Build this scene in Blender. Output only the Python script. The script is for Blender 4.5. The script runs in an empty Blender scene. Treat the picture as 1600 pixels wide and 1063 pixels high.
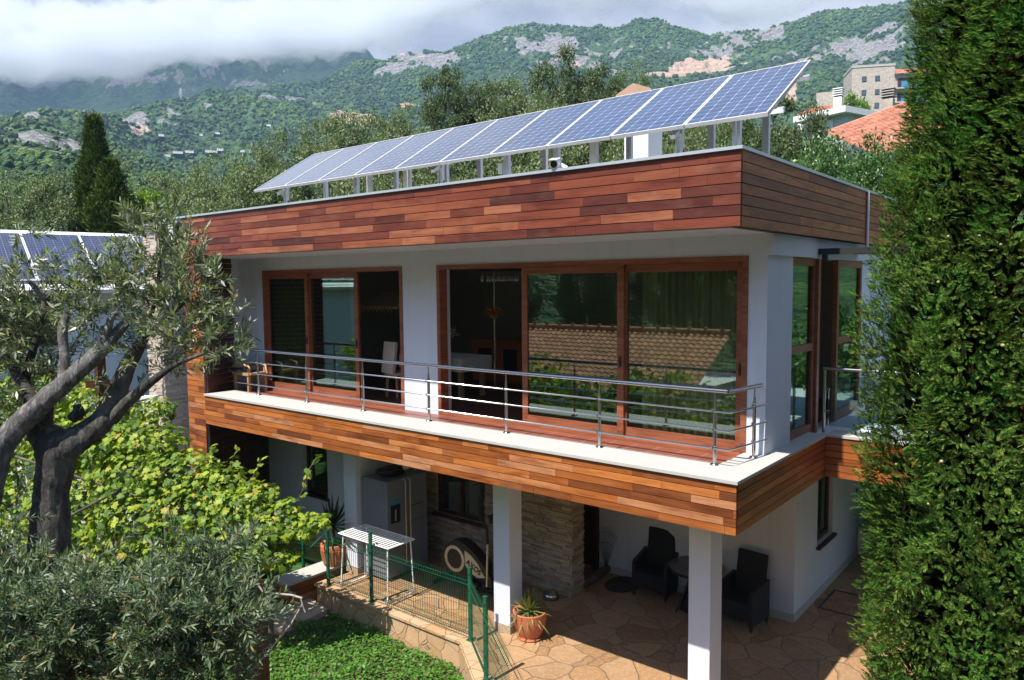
import bpy, math, random
import numpy as np
from mathutils import Vector, Matrix
rng = np.random.default_rng(7); random.seed(7)
S = bpy.context.scene
COL = S.collection
PI = math.pi
# ------------------------------------------------------------------ camera model
CAM = np.array([3.0189, -7.4131, 2.0693]); FPX = 1165.9
YAW, PITCH, ROLL = -0.6806, -0.0753, -0.0089
def cam_axes():
    cy, sy = math.cos(YAW), math.sin(YAW)
    f = np.array([sy*math.cos(PITCH), cy*math.cos(PITCH), math.sin(PITCH)])
    r = np.array([cy, -sy, 0.]); u = np.cross(r, f)
    return math.cos(ROLL)*r+math.sin(ROLL)*u, -math.sin(ROLL)*r+math.cos(ROLL)*u, f
CR, CU, CF = cam_axes()
def at(x, y, dep):                     # point of the place seen at photo pixel (x, y), dep metres along the view
    return CAM + dep*(CF + CR*((x-800)/FPX) - CU*((y-531.5)/FPX))
def on_y(x, y, Y):                     # the same, on the upright plane at depth Y of the house
    d = CF + CR*((x-800)/FPX) - CU*((y-531.5)/FPX); return CAM + d*((Y-CAM[1])/d[1])
def azel(x, y):
    d = CF + CR*((x-800)/FPX) - CU*((y-531.5)/FPX)
    return math.atan2(d[0], d[1]), d[2]/math.hypot(d[0], d[1])
# ------------------------------------------------------------------ noise
def _h(ix, iy, iz, s):
    n = (ix*374761393 + iy*668265263 + iz*2147483647 + s*974711) & 0xffffffff
    n = ((n ^ (n >> 13))*1274126177) & 0xffffffff
    n = ((n ^ (n >> 16))*2246822519) & 0xffffffff
    return ((n ^ (n >> 15)) & 0xffffff)/float(0xffffff)
def vnoise(p, s=0):
    p = np.asarray(p, float); i = np.floor(p).astype(np.int64); f = p-i; f = f*f*(3-2*f)
    x, y, z = i[..., 0], i[..., 1], i[..., 2]; fx, fy, fz = f[..., 0], f[..., 1], f[..., 2]
    def L(a, b, t): return a+(b-a)*t
    def c(dx, dy, dz): return _h(x+dx, y+dy, z+dz, s)
    return L(L(L(c(0,0,0), c(1,0,0), fx), L(c(0,1,0), c(1,1,0), fx), fy), L(L(c(0,0,1), c(1,0,1), fx), L(c(0,1,1), c(1,1,1), fx), fy), fz)*2-1
def fbm(p, oct=4, s=0, g=.5):
    a, t = 1., 0.; p = np.asarray(p, float)
    for k in range(oct):
        t = t+a*vnoise(p, s+k); p = p*2.03+11.3; a *= g
    return t
# ------------------------------------------------------------------ materials
class N:
    def __init__(s, name):
        s.m = bpy.data.materials.new(name); s.m.use_nodes = True; s.t = s.m.node_tree; s.t.nodes.clear()
        s.out = s.t.nodes.new('ShaderNodeOutputMaterial'); s._g = None
    def n(s, typ, ins=None, **a):
        x = s.t.nodes.new('ShaderNode'+typ)
        for k, v in a.items(): setattr(x, k, v)
        for k, v in (ins or {}).items():
            i = x.inputs[k]
            if isinstance(v, bpy.types.NodeSocket): s.t.links.new(v, i)
            elif isinstance(v, bpy.types.Node): s.t.links.new(v.outputs[0], i)
            else:
                if i.type == 'RGBA' and len(v) == 3: v = (*v, 1)
                i.default_value = v
        return x
    def obj(s):
        if not s._g: s._g = s.n('TexCoord')
        return s._g.outputs['Object']
    def uv(s):
        if not s._g: s._g = s.n('TexCoord')
        return s._g.outputs['UV']
    def noise(s, scale, detail=4, vec=None, rough=.55, dist=0):
        return s.n('TexNoise', {'Scale': scale, 'Detail': detail, 'Roughness': rough, 'Distortion': dist, 'Vector': vec or s.obj()}).outputs['Fac']
    def mapv(s, vec, sc=(1,1,1), loc=(0,0,0), rot=(0,0,0)):
        return s.n('Mapping', {'Vector': vec, 'Scale': sc, 'Location': loc, 'Rotation': rot}).outputs[0]
    def ramp(s, fac, stops, interp='LINEAR'):
        r = s.n('ValToRGB', {'Fac': fac}); e = r.color_ramp.elements; r.color_ramp.interpolation = interp
        while len(e) < len(stops): e.new(.5)
        for i, (p, c) in enumerate(stops): e[i].position = p; e[i].color = (*c, 1) if len(c) == 3 else c
        return r.outputs['Color']
    def mth(s, op, a, b=None, c=None, clamp=False):
        i = {0: a}
        if b is not None: i[1] = b
        if c is not None: i[2] = c
        x = s.n('Math', i, operation=op); x.use_clamp = clamp; return x.outputs[0]
    def mix(s, fac, a, b, mode='MIX'):
        x = s.n('Mix', data_type='RGBA', blend_type=mode)
        for k, v in ((0, fac), (6, a), (7, b)):
            if isinstance(v, bpy.types.NodeSocket): s.t.links.new(v, x.inputs[k])
            else: x.inputs[k].default_value = v if k == 0 else (*v, 1) if len(v) == 3 else v
        return x.outputs[2]
    def bump(s, h, strength=.4, dist=.01):
        return s.n('Bump', {'Height': h, 'Strength': strength, 'Distance': dist}).outputs[0]
    def bsdf(s, **k):
        ins = {kk.replace('_', ' '): v for kk, v in k.items()}
        return s.n('BsdfPrincipled', ins)
    def done(s, sh):
        s.t.links.new(sh.outputs[0] if isinstance(sh, bpy.types.Node) else sh, s.out.inputs['Surface']); return s.m
    def island(s):
        return s.n('NewGeometry').outputs['Random Per Island']

def M_plain(name, col, rough=.6, metal=0, var=.15, scale=6, bump=.0, spec=.5):
    g = N(name); f = g.noise(scale, 5)
    c = g.mix(f, tuple(x*(1-var) for x in col), tuple(min(1, x*(1+var)) for x in col))
    k = dict(Base_Color=c, Roughness=rough, Metallic=metal)
    b = g.bsdf(**k); b.inputs['Specular IOR Level'].default_value = spec
    if bump: g.t.links.new(g.bump(g.noise(scale*12, 3), bump, .004), b.inputs['Normal'])
    return g.done(b)

def M_plaster(name, col, rough=.9):
    g = N(name); f = g.noise(.9, 6, rough=.65); f2 = g.noise(5, 4)
    c = g.mix(f, tuple(x*.93 for x in col), col); c = g.mix(g.mth('MULTIPLY', f2, .12), c, (.5,.48,.45))
    st = g.noise(1, 4, vec=g.mapv(g.obj(), (7, 7, .35)))
    c = g.mix(g.mth('MULTIPLY', g.mth('SUBTRACT', st, .53, clamp=True), 1.3), c, (.42,.41,.39))
    h = g.noise(95, 4); b = g.bsdf(Base_Color=c, Roughness=rough, Normal=g.bump(h, .55, .008))
    return g.done(b)

def M_wood(name, stops, rough=.42, gray=.25, gs=(3, 55, 55), coat=.0):
    # planks: colour per board, long grain along U, weather-greyed patches
    g = N(name); isl = g.island()
    base = g.ramp(isl, stops)
    uvv = g.uv()
    off = g.n('Combine XYZ'.replace(' ', ''), {'X': g.mth('MULTIPLY', isl, 37.), 'Y': g.mth('MULTIPLY', isl, 11.), 'Z': isl})
    vec = g.n('VectorMath', {0: uvv, 1: off}, operation='ADD').outputs[0]
    gr = g.noise(1, 6, vec=g.mapv(vec, (1.6, 26, 1)), rough=.7, dist=.6)
    fine = g.noise(1, 4, vec=g.mapv(vec, (5, 150, 1)), rough=.6)
    blot = g.noise(1, 3, vec=g.mapv(vec, (2.2, 4, 1)))
    c = g.mix(g.mth('MULTIPLY', g.mth('SUBTRACT', gr, .42, clamp=True), 2.6, clamp=True), base, g.mix(1, base, (.42,.3,.26), 'MULTIPLY'))
    c = g.mix(g.mth('MULTIPLY', g.mth('SUBTRACT', fine, .5, clamp=True), 2.0, clamp=True), c, g.mix(1, c, (.55,.5,.48), 'MULTIPLY'))
    mot = g.noise(1, 5, vec=g.mapv(vec, (1.1, 5, 1), (7, 3, 0)), rough=.65, dist=.4)
    c = g.mix(g.mth('MULTIPLY', g.mth('SUBTRACT', .50, mot, clamp=True), 5.0, clamp=True), c, g.mix(1, c, (.52,.40,.42), 'MULTIPLY'))
    c = g.mix(g.mth('MULTIPLY', g.mth('SUBTRACT', mot, .58, clamp=True), 3.5, clamp=True), c, g.mix(1, c, (1.25,1.3,1.35), 'MULTIPLY'))
    wet = g.mth('MULTIPLY', g.mth('SUBTRACT', blot, .56, clamp=True), 6*gray, clamp=True)
    wet = g.mth('MULTIPLY', wet, g.mth('ADD', gr, .2))
    c = g.mix(wet, c, (.42,.3,.23))
    h = g.mth('ADD', g.mth('MULTIPLY', gr, .6), g.mth('MULTIPLY', fine, .4))
    b = g.bsdf(Base_Color=c, Roughness=g.mth('ADD', g.mth('MULTIPLY', gr, .25), rough-.1), Normal=g.bump(h, .35, .003))
    b.inputs['Specular IOR Level'].default_value = .35
    b.inputs['Coat Weight'].default_value = coat; b.inputs['Coat Roughness'].default_value = .35
    return g.done(b)

def M_stones(name, stops, rough=.8):
    g = N(name); c = g.ramp(g.island(), stops); n1 = g.noise(14, 6, rough=.7); n2 = g.noise(60, 3)
    c = g.mix(n1, g.mix(1, c, (.6,.56,.52), 'MULTIPLY'), c)
    c = g.mix(g.mth('MULTIPLY', n2, .25), c, (.62,.55,.45))
    b = g.bsdf(Base_Color=c, Roughness=rough, Normal=g.bump(g.mth('ADD', n1, g.mth('MULTIPLY', n2, .4)), .9, .02)); return g.done(b)

def M_flag(name, sc=2.1, stops=None, joint=(.20,.14,.085)):
    # irregular flagstones laid as crazy paving
    g = N(name); v = g.obj()
    wob = g.n('TexNoise', {'Scale': 2.5, 'Detail': 3, 'Vector': v}).outputs['Color']
    vv = g.n('VectorMath', {0: v, 1: g.n('VectorMath', {0: wob, 3: .16}, operation='SCALE').outputs[0]}, operation='ADD').outputs[0]
    e = g.n('TexVoronoi', {'Scale': sc, 'Vector': vv}, feature='DISTANCE_TO_EDGE').outputs['Distance']
    cell = g.n('TexVoronoi', {'Scale': sc, 'Vector': vv}, feature='F1').outputs['Color']
    r = g.n('SeparateColor', {0: cell}).outputs[0]
    c = g.ramp(r, stops or [(0, (.27,.155,.075)), (.35, (.35,.21,.105)), (.65, (.41,.265,.145)), (1, (.31,.195,.115))])
    n1 = g.noise(4, 6, rough=.68); n2 = g.noise(28, 4)
    c = g.mix(g.mth('MULTIPLY', n1, .9), c, g.mix(1, c, (.62,.5,.4), 'MULTIPLY'))
    c = g.mix(g.mth('MULTIPLY', g.mth('SUBTRACT', n2, .45, clamp=True), 1.3), c, (.5,.36,.22))
    j = g.mth('MULTIPLY', g.mth('SUBTRACT', .019, e, clamp=True), 80, clamp=True)
    c = g.mix(j, c, joint)
    h = g.mth('SUBTRACT', g.mth('ADD', g.mth('MULTIPLY', n1, .35), g.mth('MULTIPLY', n2, .15)), g.mth('MULTIPLY', j, .6))
    b = g.bsdf(Base_Color=c, Roughness=g.mth('ADD', .5, g.mth('MULTIPLY', n1, .3)), Normal=g.bump(h, 1, .02)); b.inputs['Specular IOR Level'].default_value = .3
    return g.done(b)

def M_leaf(name, stops, rough=.5, trans=.35, tcol=None, spec=.4, patch=None):
    g = N(name); c = g.ramp(g.island(), stops)
    if patch:
        f = g.noise(patch[0], 3); c = g.mix(g.mth('MULTIPLY', g.mth('SUBTRACT', f, .45, clamp=True), 4, clamp=True), c, g.mix(1, c, patch[1], 'MULTIPLY'))
    b = g.bsdf(Base_Color=c, Roughness=rough); b.inputs['Specular IOR Level'].default_value = spec
    t = g.n('BsdfTranslucent', {'Color': g.mix(1, c, tcol or (1.3,1.45,.6), 'MULTIPLY')})
    return g.done(g.n('MixShader', {0: trans, 1: b, 2: t}))

def M_bark(name, a, b_, c_, scale=1.0):
    g = N(name); v = g.mapv(g.obj(), (9*scale, 9*scale, 3.0*scale)); n = g.noise(1.6, 7, vec=v, rough=.72, dist=.8); n2 = g.noise(9*scale, 5); n3 = g.noise(2.2, 3)
    c = g.ramp(n, [(.3, a), (.52, b_), (.72, c_)]); c = g.mix(g.mth('MULTIPLY', g.mth('SUBTRACT', n3, .5, clamp=True), 2.5, clamp=True), c, g.mix(.6, c, (.30,.29,.26)))
    return g.done(g.bsdf(Base_Color=c, Roughness=.9, Normal=g.bump(g.mth('ADD', n, g.mth('MULTIPLY', n2, .5)), 1, .035)))

def M_glass(name, refl=.2, tint=(.32,.36,.34), gl=(.75,.9,.82), rough=.0):
    g = N(name); lw = g.n('LayerWeight', {'Blend': .22}).outputs['Fresnel']
    f = g.mth('ADD', g.mth('MULTIPLY', lw, .7), refl, clamp=True)
    return g.done(g.n('MixShader', {0: f, 1: g.n('BsdfTransparent', {'Color': tint}), 2: g.n('BsdfGlossy', {'Color': gl, 'Roughness': rough})}))

def M_solar(name, nu, nv, cell=(.012,.02,.075), diamond=True, rough=.12, line=.022, lc=(.50,.54,.62)):
    g = N(name); s = g.n('SeparateXYZ', {0: g.uv()}); u = g.mth('MULTIPLY', s.outputs[0], nu); v = g.mth('MULTIPLY', s.outputs[1], nv)
    fu = g.mth('ABSOLUTE', g.mth('SUBTRACT', g.mth('FRACT', u), .5)); fv = g.mth('ABSOLUTE', g.mth('SUBTRACT', g.mth('FRACT', v), .5))
    ln = g.mth('GREATER_THAN', g.mth('MAXIMUM', fu, fv), .5-line)
    if diamond: ln = g.mth('MAXIMUM', ln, g.mth('GREATER_THAN', g.mth('ADD', fu, fv), .87))
    bus = g.mth('GREATER_THAN', g.mth('ABSOLUTE', g.mth('SUBTRACT', g.mth('FRACT', g.mth('MULTIPLY', u, 3)), .5)), .46)
    wn = g.n('TexWhiteNoise', {'Vector': g.n('CombineXYZ', {'X': g.mth('FLOOR', u), 'Y': g.mth('FLOOR', v)})}, noise_dimensions='3D').outputs['Value']
    c = g.mix(wn, cell, tuple(x*1.5 for x in cell)); c = g.mix(g.mth('MULTIPLY', bus, .25), c, (.3,.33,.42))
    c = g.mix(g.mth('MULTIPLY', g.noise(1.3, 4), .06), c, (.5,.5,.48))
    c = g.mix(ln, c, lc)
    b = g.bsdf(Base_Color=c, Roughness=rough); b.inputs['Coat Weight'].default_value = .7; b.inputs['Coat Roughness'].default_value = .08
    return g.done(b)

def M_tiles(name, col, su=1, rough=.75):
    g = N(name); c = g.ramp(g.island(), [(0, tuple(x*.7 for x in col)), (.5, col), (1, (min(1,col[0]*1.25), col[1]*1.35, col[2]*1.4))])
    c = g.mix(g.mth('MULTIPLY', g.noise(3, 5), .5), c, g.mix(1, c, (.6,.55,.5), 'MULTIPLY'))
    return g.done(g.bsdf(Base_Color=c, Roughness=rough))

MAT = {}
MAT['plaster'] = M_plaster('white_plaster', (.57,.61,.70))
MAT['plaster_lilac'] = M_plaster('pale_plaster', (.56,.575,.65))
MAT['wood_red'] = M_wood('red_hardwood', [(0,(.075,.022,.017)), (.2,(.135,.034,.021)), (.5,(.205,.052,.027)), (.8,(.265,.080,.037)), (1,(.34,.125,.062))], gray=.10)
MAT['wood_orange'] = M_wood('oiled_hardwood', [(0,(.13,.040,.015)), (.2,(.26,.078,.020)), (.5,(.38,.120,.027)), (.8,(.47,.165,.042)), (1,(.42,.21,.11))], gray=.12)
MAT['wood_side'] = M_wood('shade_offset_hardwood', [(0,(.25,.060,.018)), (.5,(.40,.105,.026)), (1,(.52,.165,.045))], gray=.10)  # side boards made redder and brighter in colour to offset their blue shade
MAT['wood_return_shaded'] = M_wood('shade_toned_return_boards', [(0,(.050,.017,.010)), (.5,(.075,.025,.012)), (1,(.10,.034,.016))], gray=.0)  # boards coloured darker to stand in for the shade on the returns
MAT['frame'] = M_wood('door_frame_wood', [(0,(.25,.085,.04)), (1,(.29,.10,.05))], gray=0)
MAT['frame_dark'] = M_wood('dark_frame_wood', [(0,(.06,.022,.014)), (1,(.085,.032,.02))], gray=0)
MAT['cap'] = M_plain('pale_limestone_cap', (.40,.385,.36), .7, var=.1, scale=3, bump=.3)
MAT['coping'] = M_plain('light_metal_coping', (.62,.66,.72), .35, .6, var=.06, scale=2)
MAT['dark'] = M_plain('shade_black', (.012,.012,.014), .8)  # near-black colour that stands in for shade in gaps and recesses
MAT['steel'] = M_plain('polished_steel', (.46,.46,.48), .2, 1, var=.05, scale=9)
MAT['alu'] = M_plain('aluminium', (.66,.67,.70), .42, .75, var=.08, scale=8)
MAT['alu_white'] = M_plain('dull_white_aluminium', (.62,.60,.58), .5, .2, var=.12, scale=10)
MAT['ledger'] = M_stones('ledger_stone', [(0,(.20,.125,.075)), (.3,(.31,.215,.13)), (.6,(.40,.30,.20)), (.85,(.47,.38,.28)), (1,(.30,.26,.22))])
MAT['pier'] = M_stones('pale_ledger_stone', [(0,(.42,.33,.29)), (.5,(.55,.46,.40)), (1,(.62,.55,.48))])
MAT['flag'] = M_flag('flagstone')
MAT['flag_edge'] = M_flag('edge_stone', 3.2, [(0,(.46,.29,.15)), (.5,(.55,.37,.22)), (1,(.50,.36,.24))], (.30,.20,.12))
MAT['flag_path'] = M_flag('path_stone', 2.6, [(0,(.52,.40,.30)), (.5,(.6,.48,.38)), (1,(.5,.4,.33))], (.3,.24,.18))
MAT['floor_tile'] = None
MAT['glass'] = M_glass('tinted_glass', .13, (.72,.75,.70), (.72,.95,.86))
MAT['glass_clear'] = M_glass('railing_glass', .05, (.72,.80,.78), (.9,1,1))
MAT['solar'] = M_solar('solar_cells', 6, 12, (.024,.036,.078), lc=(.32,.36,.44))
MAT['solar2'] = M_solar('dark_solar_cells', 6, 20, (.016,.016,.035), False, line=.02, lc=(.20,.21,.26))
MAT['white_paint'] = M_plain('white_paint', (.75,.75,.76), .45, var=.06)
MAT['black'] = M_plain('black_plastic', (.010,.010,.012), .45, var=.2)
MAT['green_paint'] = M_plain('dark_green_paint', (.006,.085,.042), .38, var=.15)
MAT['terracotta'] = M_plain('terracotta', (.40,.13,.055), .65, var=.22, scale=7, bump=.3)
MAT['rattan'] = None
MAT['tile_roof'] = M_tiles('clay_tiles', (.50,.20,.125))
MAT['tile_roof_dark'] = M_tiles('brown_clay_tiles', (.52,.20,.10))
MAT['concrete'] = M_plain('concrete', (.40,.38,.35), .9, var=.2, scale=4, bump=.4)
MAT['soil'] = M_plain('soil', (.10,.065,.04), .95, var=.4, scale=5, bump=.6)
MAT['awning'] = M_plain('dark_awning', (.02,.022,.022), .5)
def _mk():
    g = N('terracotta_floor_tile'); v = g.n('TexBrick', {'Vector': g.obj(), 'Scale': 1, 'Color1': (.24,.075,.045,1), 'Color2': (.20,.062,.04,1), 'Mortar': (.36,.2,.14,1), 'Mortar Size': .006, 'Brick Width': .33, 'Row Height': .33}, offset=0)
    n = g.noise(8, 4); MAT['floor_tile'] = g.done(g.bsdf(Base_Color=g.mix(g.mth('MULTIPLY', n, .4), v.outputs[0], (.12,.04,.03)), Roughness=.4))
    g = N('dark_rattan'); w1 = g.n('TexWave', {'Vector': g.obj(), 'Scale': 55, 'Distortion': .4}, bands_direction='Z').outputs['Fac']; w2 = g.n('TexWave', {'Vector': g.mapv(g.obj(), (1,1,1)), 'Scale': 40, 'Distortion': .3}, bands_direction='DIAGONAL').outputs['Fac']
    h = g.mth('MULTIPLY', w1, w2); MAT['rattan'] = g.done(g.bsdf(Base_Color=g.mix(h, (.008,.008,.01), (.028,.027,.028)), Roughness=.55, Normal=g.bump(h, .8, .006)))
    g = N('curtain_cloth'); w = g.n('TexWave', {'Vector': g.obj(), 'Scale': 6, 'Distortion': 1.5}, bands_direction='X').outputs['Fac']
    MAT['curtain'] = g.done(g.bsdf(Base_Color=g.mix(w, (.42,.34,.15), (.58,.50,.28)), Roughness=.9))
_mk()
# ------------------------------------------------------------------ mesh building
class MB:
    def __init__(s): s.v = []; s.f = []; s.uv = []; s.sm = []
    def quad(s, a, b, c, d, uv=None):
        i = len(s.v); s.v += [tuple(a), tuple(b), tuple(c), tuple(d)]; s.f.append((i, i+1, i+2, i+3)); s.uv += uv or [(0,0),(1,0),(1,1),(0,1)]; s.sm.append(False)
    def face(s, pts, uv=None):
        i = len(s.v); s.v += [tuple(p) for p in pts]; s.f.append(tuple(range(i, i+len(pts)))); s.uv += uv or [(0,0)]*len(pts); s.sm.append(False)
    def add(s, vs, fs, uvs=None, smooth=False):
        i = len(s.v); s.v += [tuple(p) for p in vs]
        for k, f in enumerate(fs):
            s.f.append(tuple(i+j for j in f)); s.sm.append(smooth)
            s.uv += uvs[k] if uvs else [(vs[j][0]+vs[j][1], vs[j][2]) for j in f]
        return s
    def box(s, x0, x1, y0, y1, z0, z1):
        s.obox(((x0+x1)/2, (y0+y1)/2, (z0+z1)/2), (1,0,0), (0,1,0), (0,0,1), abs(x1-x0)/2, abs(y1-y0)/2, abs(z1-z0)/2); return s
    def obox(s, c, u, v, w, hu, hv, hw, bev=0):
        c, u, v, w = (np.array(q, float) for q in (c, u, v, w)); P = lambda a, b, d: tuple(c+u*a*hu+v*b*hv+w*d*hw)
        vs = [P(-1,-1,-1), P(1,-1,-1), P(1,1,-1), P(-1,1,-1), P(-1,-1,1), P(1,-1,1), P(1,1,1), P(-1,1,1)]
        fs = [(0,3,2,1), (4,5,6,7), (0,1,5,4), (1,2,6,5), (2,3,7,6), (3,0,4,7)]
        q = lambda a, b: [(0,0),(a,0),(a,b),(0,b)]
        U, V, W = 2*hu, 2*hv, 2*hw
        s.add(vs, fs, [[(0,0),(0,V),(U,V),(U,0)], q(U,V), q(U,W), q(V,W), q(U,W), q(V,W)]); return s
    def beam(s, a, b, w, h, up=(0,0,1)):
        a, b = np.array(a, float), np.array(b, float); d = b-a; L = np.linalg.norm(d); d /= L
        up = np.array(up, float)
        if abs(d@up) > .98: up = np.array([1., 0, 0])
        sd = np.cross(d, up); sd /= np.linalg.norm(sd); u2 = np.cross(sd, d)
        s.obox((a+b)/2, d, sd, u2, L/2, w/2, h/2); return s
    def tube(s, pts, r, seg=8, caps=True, closed=False):
        pts = [np.array(p, float) for p in pts]; n = len(pts); rs = r if hasattr(r, '__len__') else [r]*n
        vs, prev = [], None; L = 0; ls = []
        for i, p in enumerate(pts):
            t = (pts[(i+1) % n]-pts[i-1]) if closed else pts[min(i+1, n-1)]-pts[max(i-1, 0)]
            t = t/(np.linalg.norm(t)+1e-9)
            if prev is None:
                a = np.array([0., 0, 1]) if abs(t[2]) < .9 else np.array([1., 0, 0]); nrm = np.cross(t, a)
            else: nrm = prev-t*(prev@t)
            nrm /= np.linalg.norm(nrm)+1e-9; prev = nrm; bn = np.cross(t, nrm)
            for k in range(seg):
                a = 2*PI*k/seg; vs.append(p+rs[i]*(math.cos(a)*nrm+math.sin(a)*bn))
            if i: L += np.linalg.norm(pts[i]-pts[i-1])
            ls.append(L)
        fs, uvs = [], []
        for i in range(n if closed else n-1):
            j = (i+1) % n
            for k in range(seg):
                k2 = (k+1) % seg; fs.append((i*seg+k, i*seg+k2, j*seg+k2, j*seg+k)); uvs.append([(ls[i], k/seg), (ls[i], (k+1)/seg), (ls[j], (k+1)/seg), (ls[j], k/seg)])
        s.add(vs, fs, uvs, True)
        if caps and not closed:
            s.face([vs[k] for k in range(seg)][::-1]); s.face([vs[(n-1)*seg+k] for k in range(seg)])
        return s
    def lathe(s, prof, c=(0,0,0), seg=28):
        vs, fs = [], []; n = len(prof)
        for r, z in prof:
            for k in range(seg): a = 2*PI*k/seg; vs.append((c[0]+r*math.cos(a), c[1]+r*math.sin(a), c[2]+z))
        for i in range(n-1):
            for k in range(seg): k2 = (k+1) % seg; fs.append((i*seg+k, i*seg+k2, (i+1)*seg+k2, (i+1)*seg+k))
        s.add(vs, fs, None, True); return s
    def prism(s, poly, axis, a, b):
        # poly in the two other axes, extruded along axis from a to b
        ar = sum(poly[i][0]*poly[(i+1) % len(poly)][1]-poly[(i+1) % len(poly)][0]*poly[i][1] for i in range(len(poly)))
        def P(p, t): return (t, p[0], p[1]) if axis == 'X' else (p[0], t, p[1]) if axis == 'Y' else (p[0], p[1], t)
        A = [P(p, a) for p in poly]; B = [P(p, b) for p in poly]
        s.face(A); s.face(B[::-1])
        for i in range(len(poly)):
            j = (i+1) % len(poly); s.quad(A[i], B[i], B[j], A[j])
        return s
    def build(s, name, mat, parent=None, smooth=None):
        org = np.array(parent['_org'] if parent else (0,0,0), float)
        me = bpy.data.meshes.new(name); v = np.array(s.v, float)-org
        me.from_pydata(v.tolist(), [], s.f)
        if len(s.uv) == len(me.loops):
            l = me.uv_layers.new(name='UVMap'); l.data.foreach_set('uv', np.array(s.uv, np.float32).ravel())
        me.polygons.foreach_set('use_smooth', np.array(s.sm, bool) if smooth is None else np.full(len(s.f), smooth))
        me.materials.append(mat if not isinstance(mat, str) else MAT[mat]); me.update()
        return link(name, me, parent)
def link(name, me, parent=None):
    o = bpy.data.objects.new(name, me); COL.objects.link(o)
    if parent is not None: o.parent = parent; o['_org'] = parent['_org']
    else: o['_org'] = (0.,0.,0.)
    return o
def tag(o, label=None, cat=None, group=None, kind=None):
    for k, v in (('label', label), ('category', cat), ('group', group), ('kind', kind)):
        if v: o[k] = v
    return o
def thing(name, loc, label, cat, group=None):
    o = bpy.data.objects.new(name, None); COL.objects.link(o); o.location = loc; o.empty_display_size = .2
    o['_org'] = tuple(float(x) for x in loc); return tag(o, label, cat, group)
def struct(name, mb, mat): return tag(mb.build(name, mat), kind='structure')
def rebase(o, loc):        # put a one-mesh thing's origin at its base
    loc = Vector([float(q) for q in loc]); o.data.transform(Matrix.Translation(-loc)); o.location = loc; return o
def copy_thing(o, loc, rz=0, sc=1, label=None, group=None):
    kids = [c for c in o.children]; c = o.copy(); COL.objects.link(c); c.location = loc; c.rotation_euler = (0,0,rz); c.scale = (sc,)*3 if not hasattr(sc, '__len__') else sc
    if label: c['label'] = label
    if group: c['group'] = group
    def rec(src, par):
        for k in src.children:
            d = k.copy(); COL.objects.link(d); d.parent = par; rec(k, d)
    rec(o, c); return c
def mesh_np(name, V, F, mat, parent=None, smooth=False):     # V (n,3); F (m,k) one polygon size
    me = bpy.data.meshes.new(name); V = np.asarray(V, np.float32)-np.array(parent['_org'] if parent else (0,0,0), np.float32)
    F = np.asarray(F, np.int32); m, k = F.shape
    me.vertices.add(len(V)); me.vertices.foreach_set('co', V.ravel()); me.loops.add(m*k); me.loops.foreach_set('vertex_index', F.ravel())
    me.polygons.add(m); me.polygons.foreach_set('loop_start', np.arange(0, m*k, k, dtype=np.int32)); me.polygons.foreach_set('loop_total', np.full(m, k, np.int32))
    me.polygons.foreach_set('use_smooth', np.full(m, smooth)); me.update(calc_edges=True); me.materials.append(mat if not isinstance(mat, str) else MAT[mat])
    return link(name, me, parent)
def unit(a): return a/(np.linalg.norm(a, axis=-1, keepdims=True)+1e-9)
def leaves(P, D, Nn, L, W, shape='rhomb', fold=0.):
    # leaf blades: P base points, D axis, Nn blade normal
    P, D, Nn = np.asarray(P), unit(np.asarray(D)), np.asarray(Nn); Sd = unit(np.cross(D, Nn)); Nn = np.cross(Sd, D); n = len(P)
    L = np.broadcast_to(L, (n,))[:, None]; W = np.broadcast_to(W, (n,))[:, None]
    if shape == 'rhomb':
        pts = [(0,0,0), (.45,.5,fold), (1,0,0), (.45,-.5,fold)]
    elif shape == 'lobed':
        pts = [(0,0,0), (-.08,.32,.02), (.22,.56,-.05), (.38,.34,.03), (.72,.50,-.06), (.72,.24,.03), (1.05,0,-.1), (.72,-.24,.03), (.72,-.50,-.06), (.38,-.34,.03), (.22,-.56,-.05), (-.08,-.32,.02)]
    elif shape == 'oval':
        pts = [(0,0,0), (.25,.38,fold), (.6,.42,fold), (1,0,0), (.6,-.42,fold), (.25,-.38,fold)]
    k = len(pts)
    V = np.stack([P+D*L*a+Sd*W*b+Nn*W*c for a, b, c in pts], 1).reshape(-1, 3)
    return V, np.arange(n*k).reshape(n, k)
def rand_unit(n):
    return unit(rng.normal(size=(n, 3)))
exec_parts = True
# ================================================================== HOUSE
ZG = -3.3; ZB = -.59; Z1 = 2.63; H = 3.4; L = 11.28; YW = 1.3
def planks(mb, o, u, v, length, rows, rh, n, lmin=.45, lmax=1.35, th=.022, gap=.009, cuts=None):
    o, u, v, n = (np.array(q, float) for q in (o, u, v, n)); r = random.Random(int(abs(o.sum()*977+length*31+rows)))
    for k in range(rows):
        x = -r.random()*.7
        while x < length:
            l = r.uniform(lmin, lmax); a, b = max(x, 0), min(x+l, length); x += l
            if b-a < .03: continue
            segs = [(a, b)]
            if cuts: segs = cuts(segs, k)
            for a2, b2 in segs:
                c = o+u*((a2+b2)/2)+v*((k+.5)*rh)+n*(th/2+r.uniform(0, .0025))
                i0 = len(mb.uv); mb.obox(c, u, v, n, (b2-a2)/2-.0012, rh/2-gap/2, th/2)
                off = (r.random()*50, r.random()*50)
                for q in range(i0, len(mb.uv)): mb.uv[q] = (mb.uv[q][0]+off[0], mb.uv[q][1]+off[1])
    return mb
house = thing('house', (-5.5, 4, ZG), 'two-storey flat-roofed white house clad in red hardwood boards, with solar panels on its roof', 'house')
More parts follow.
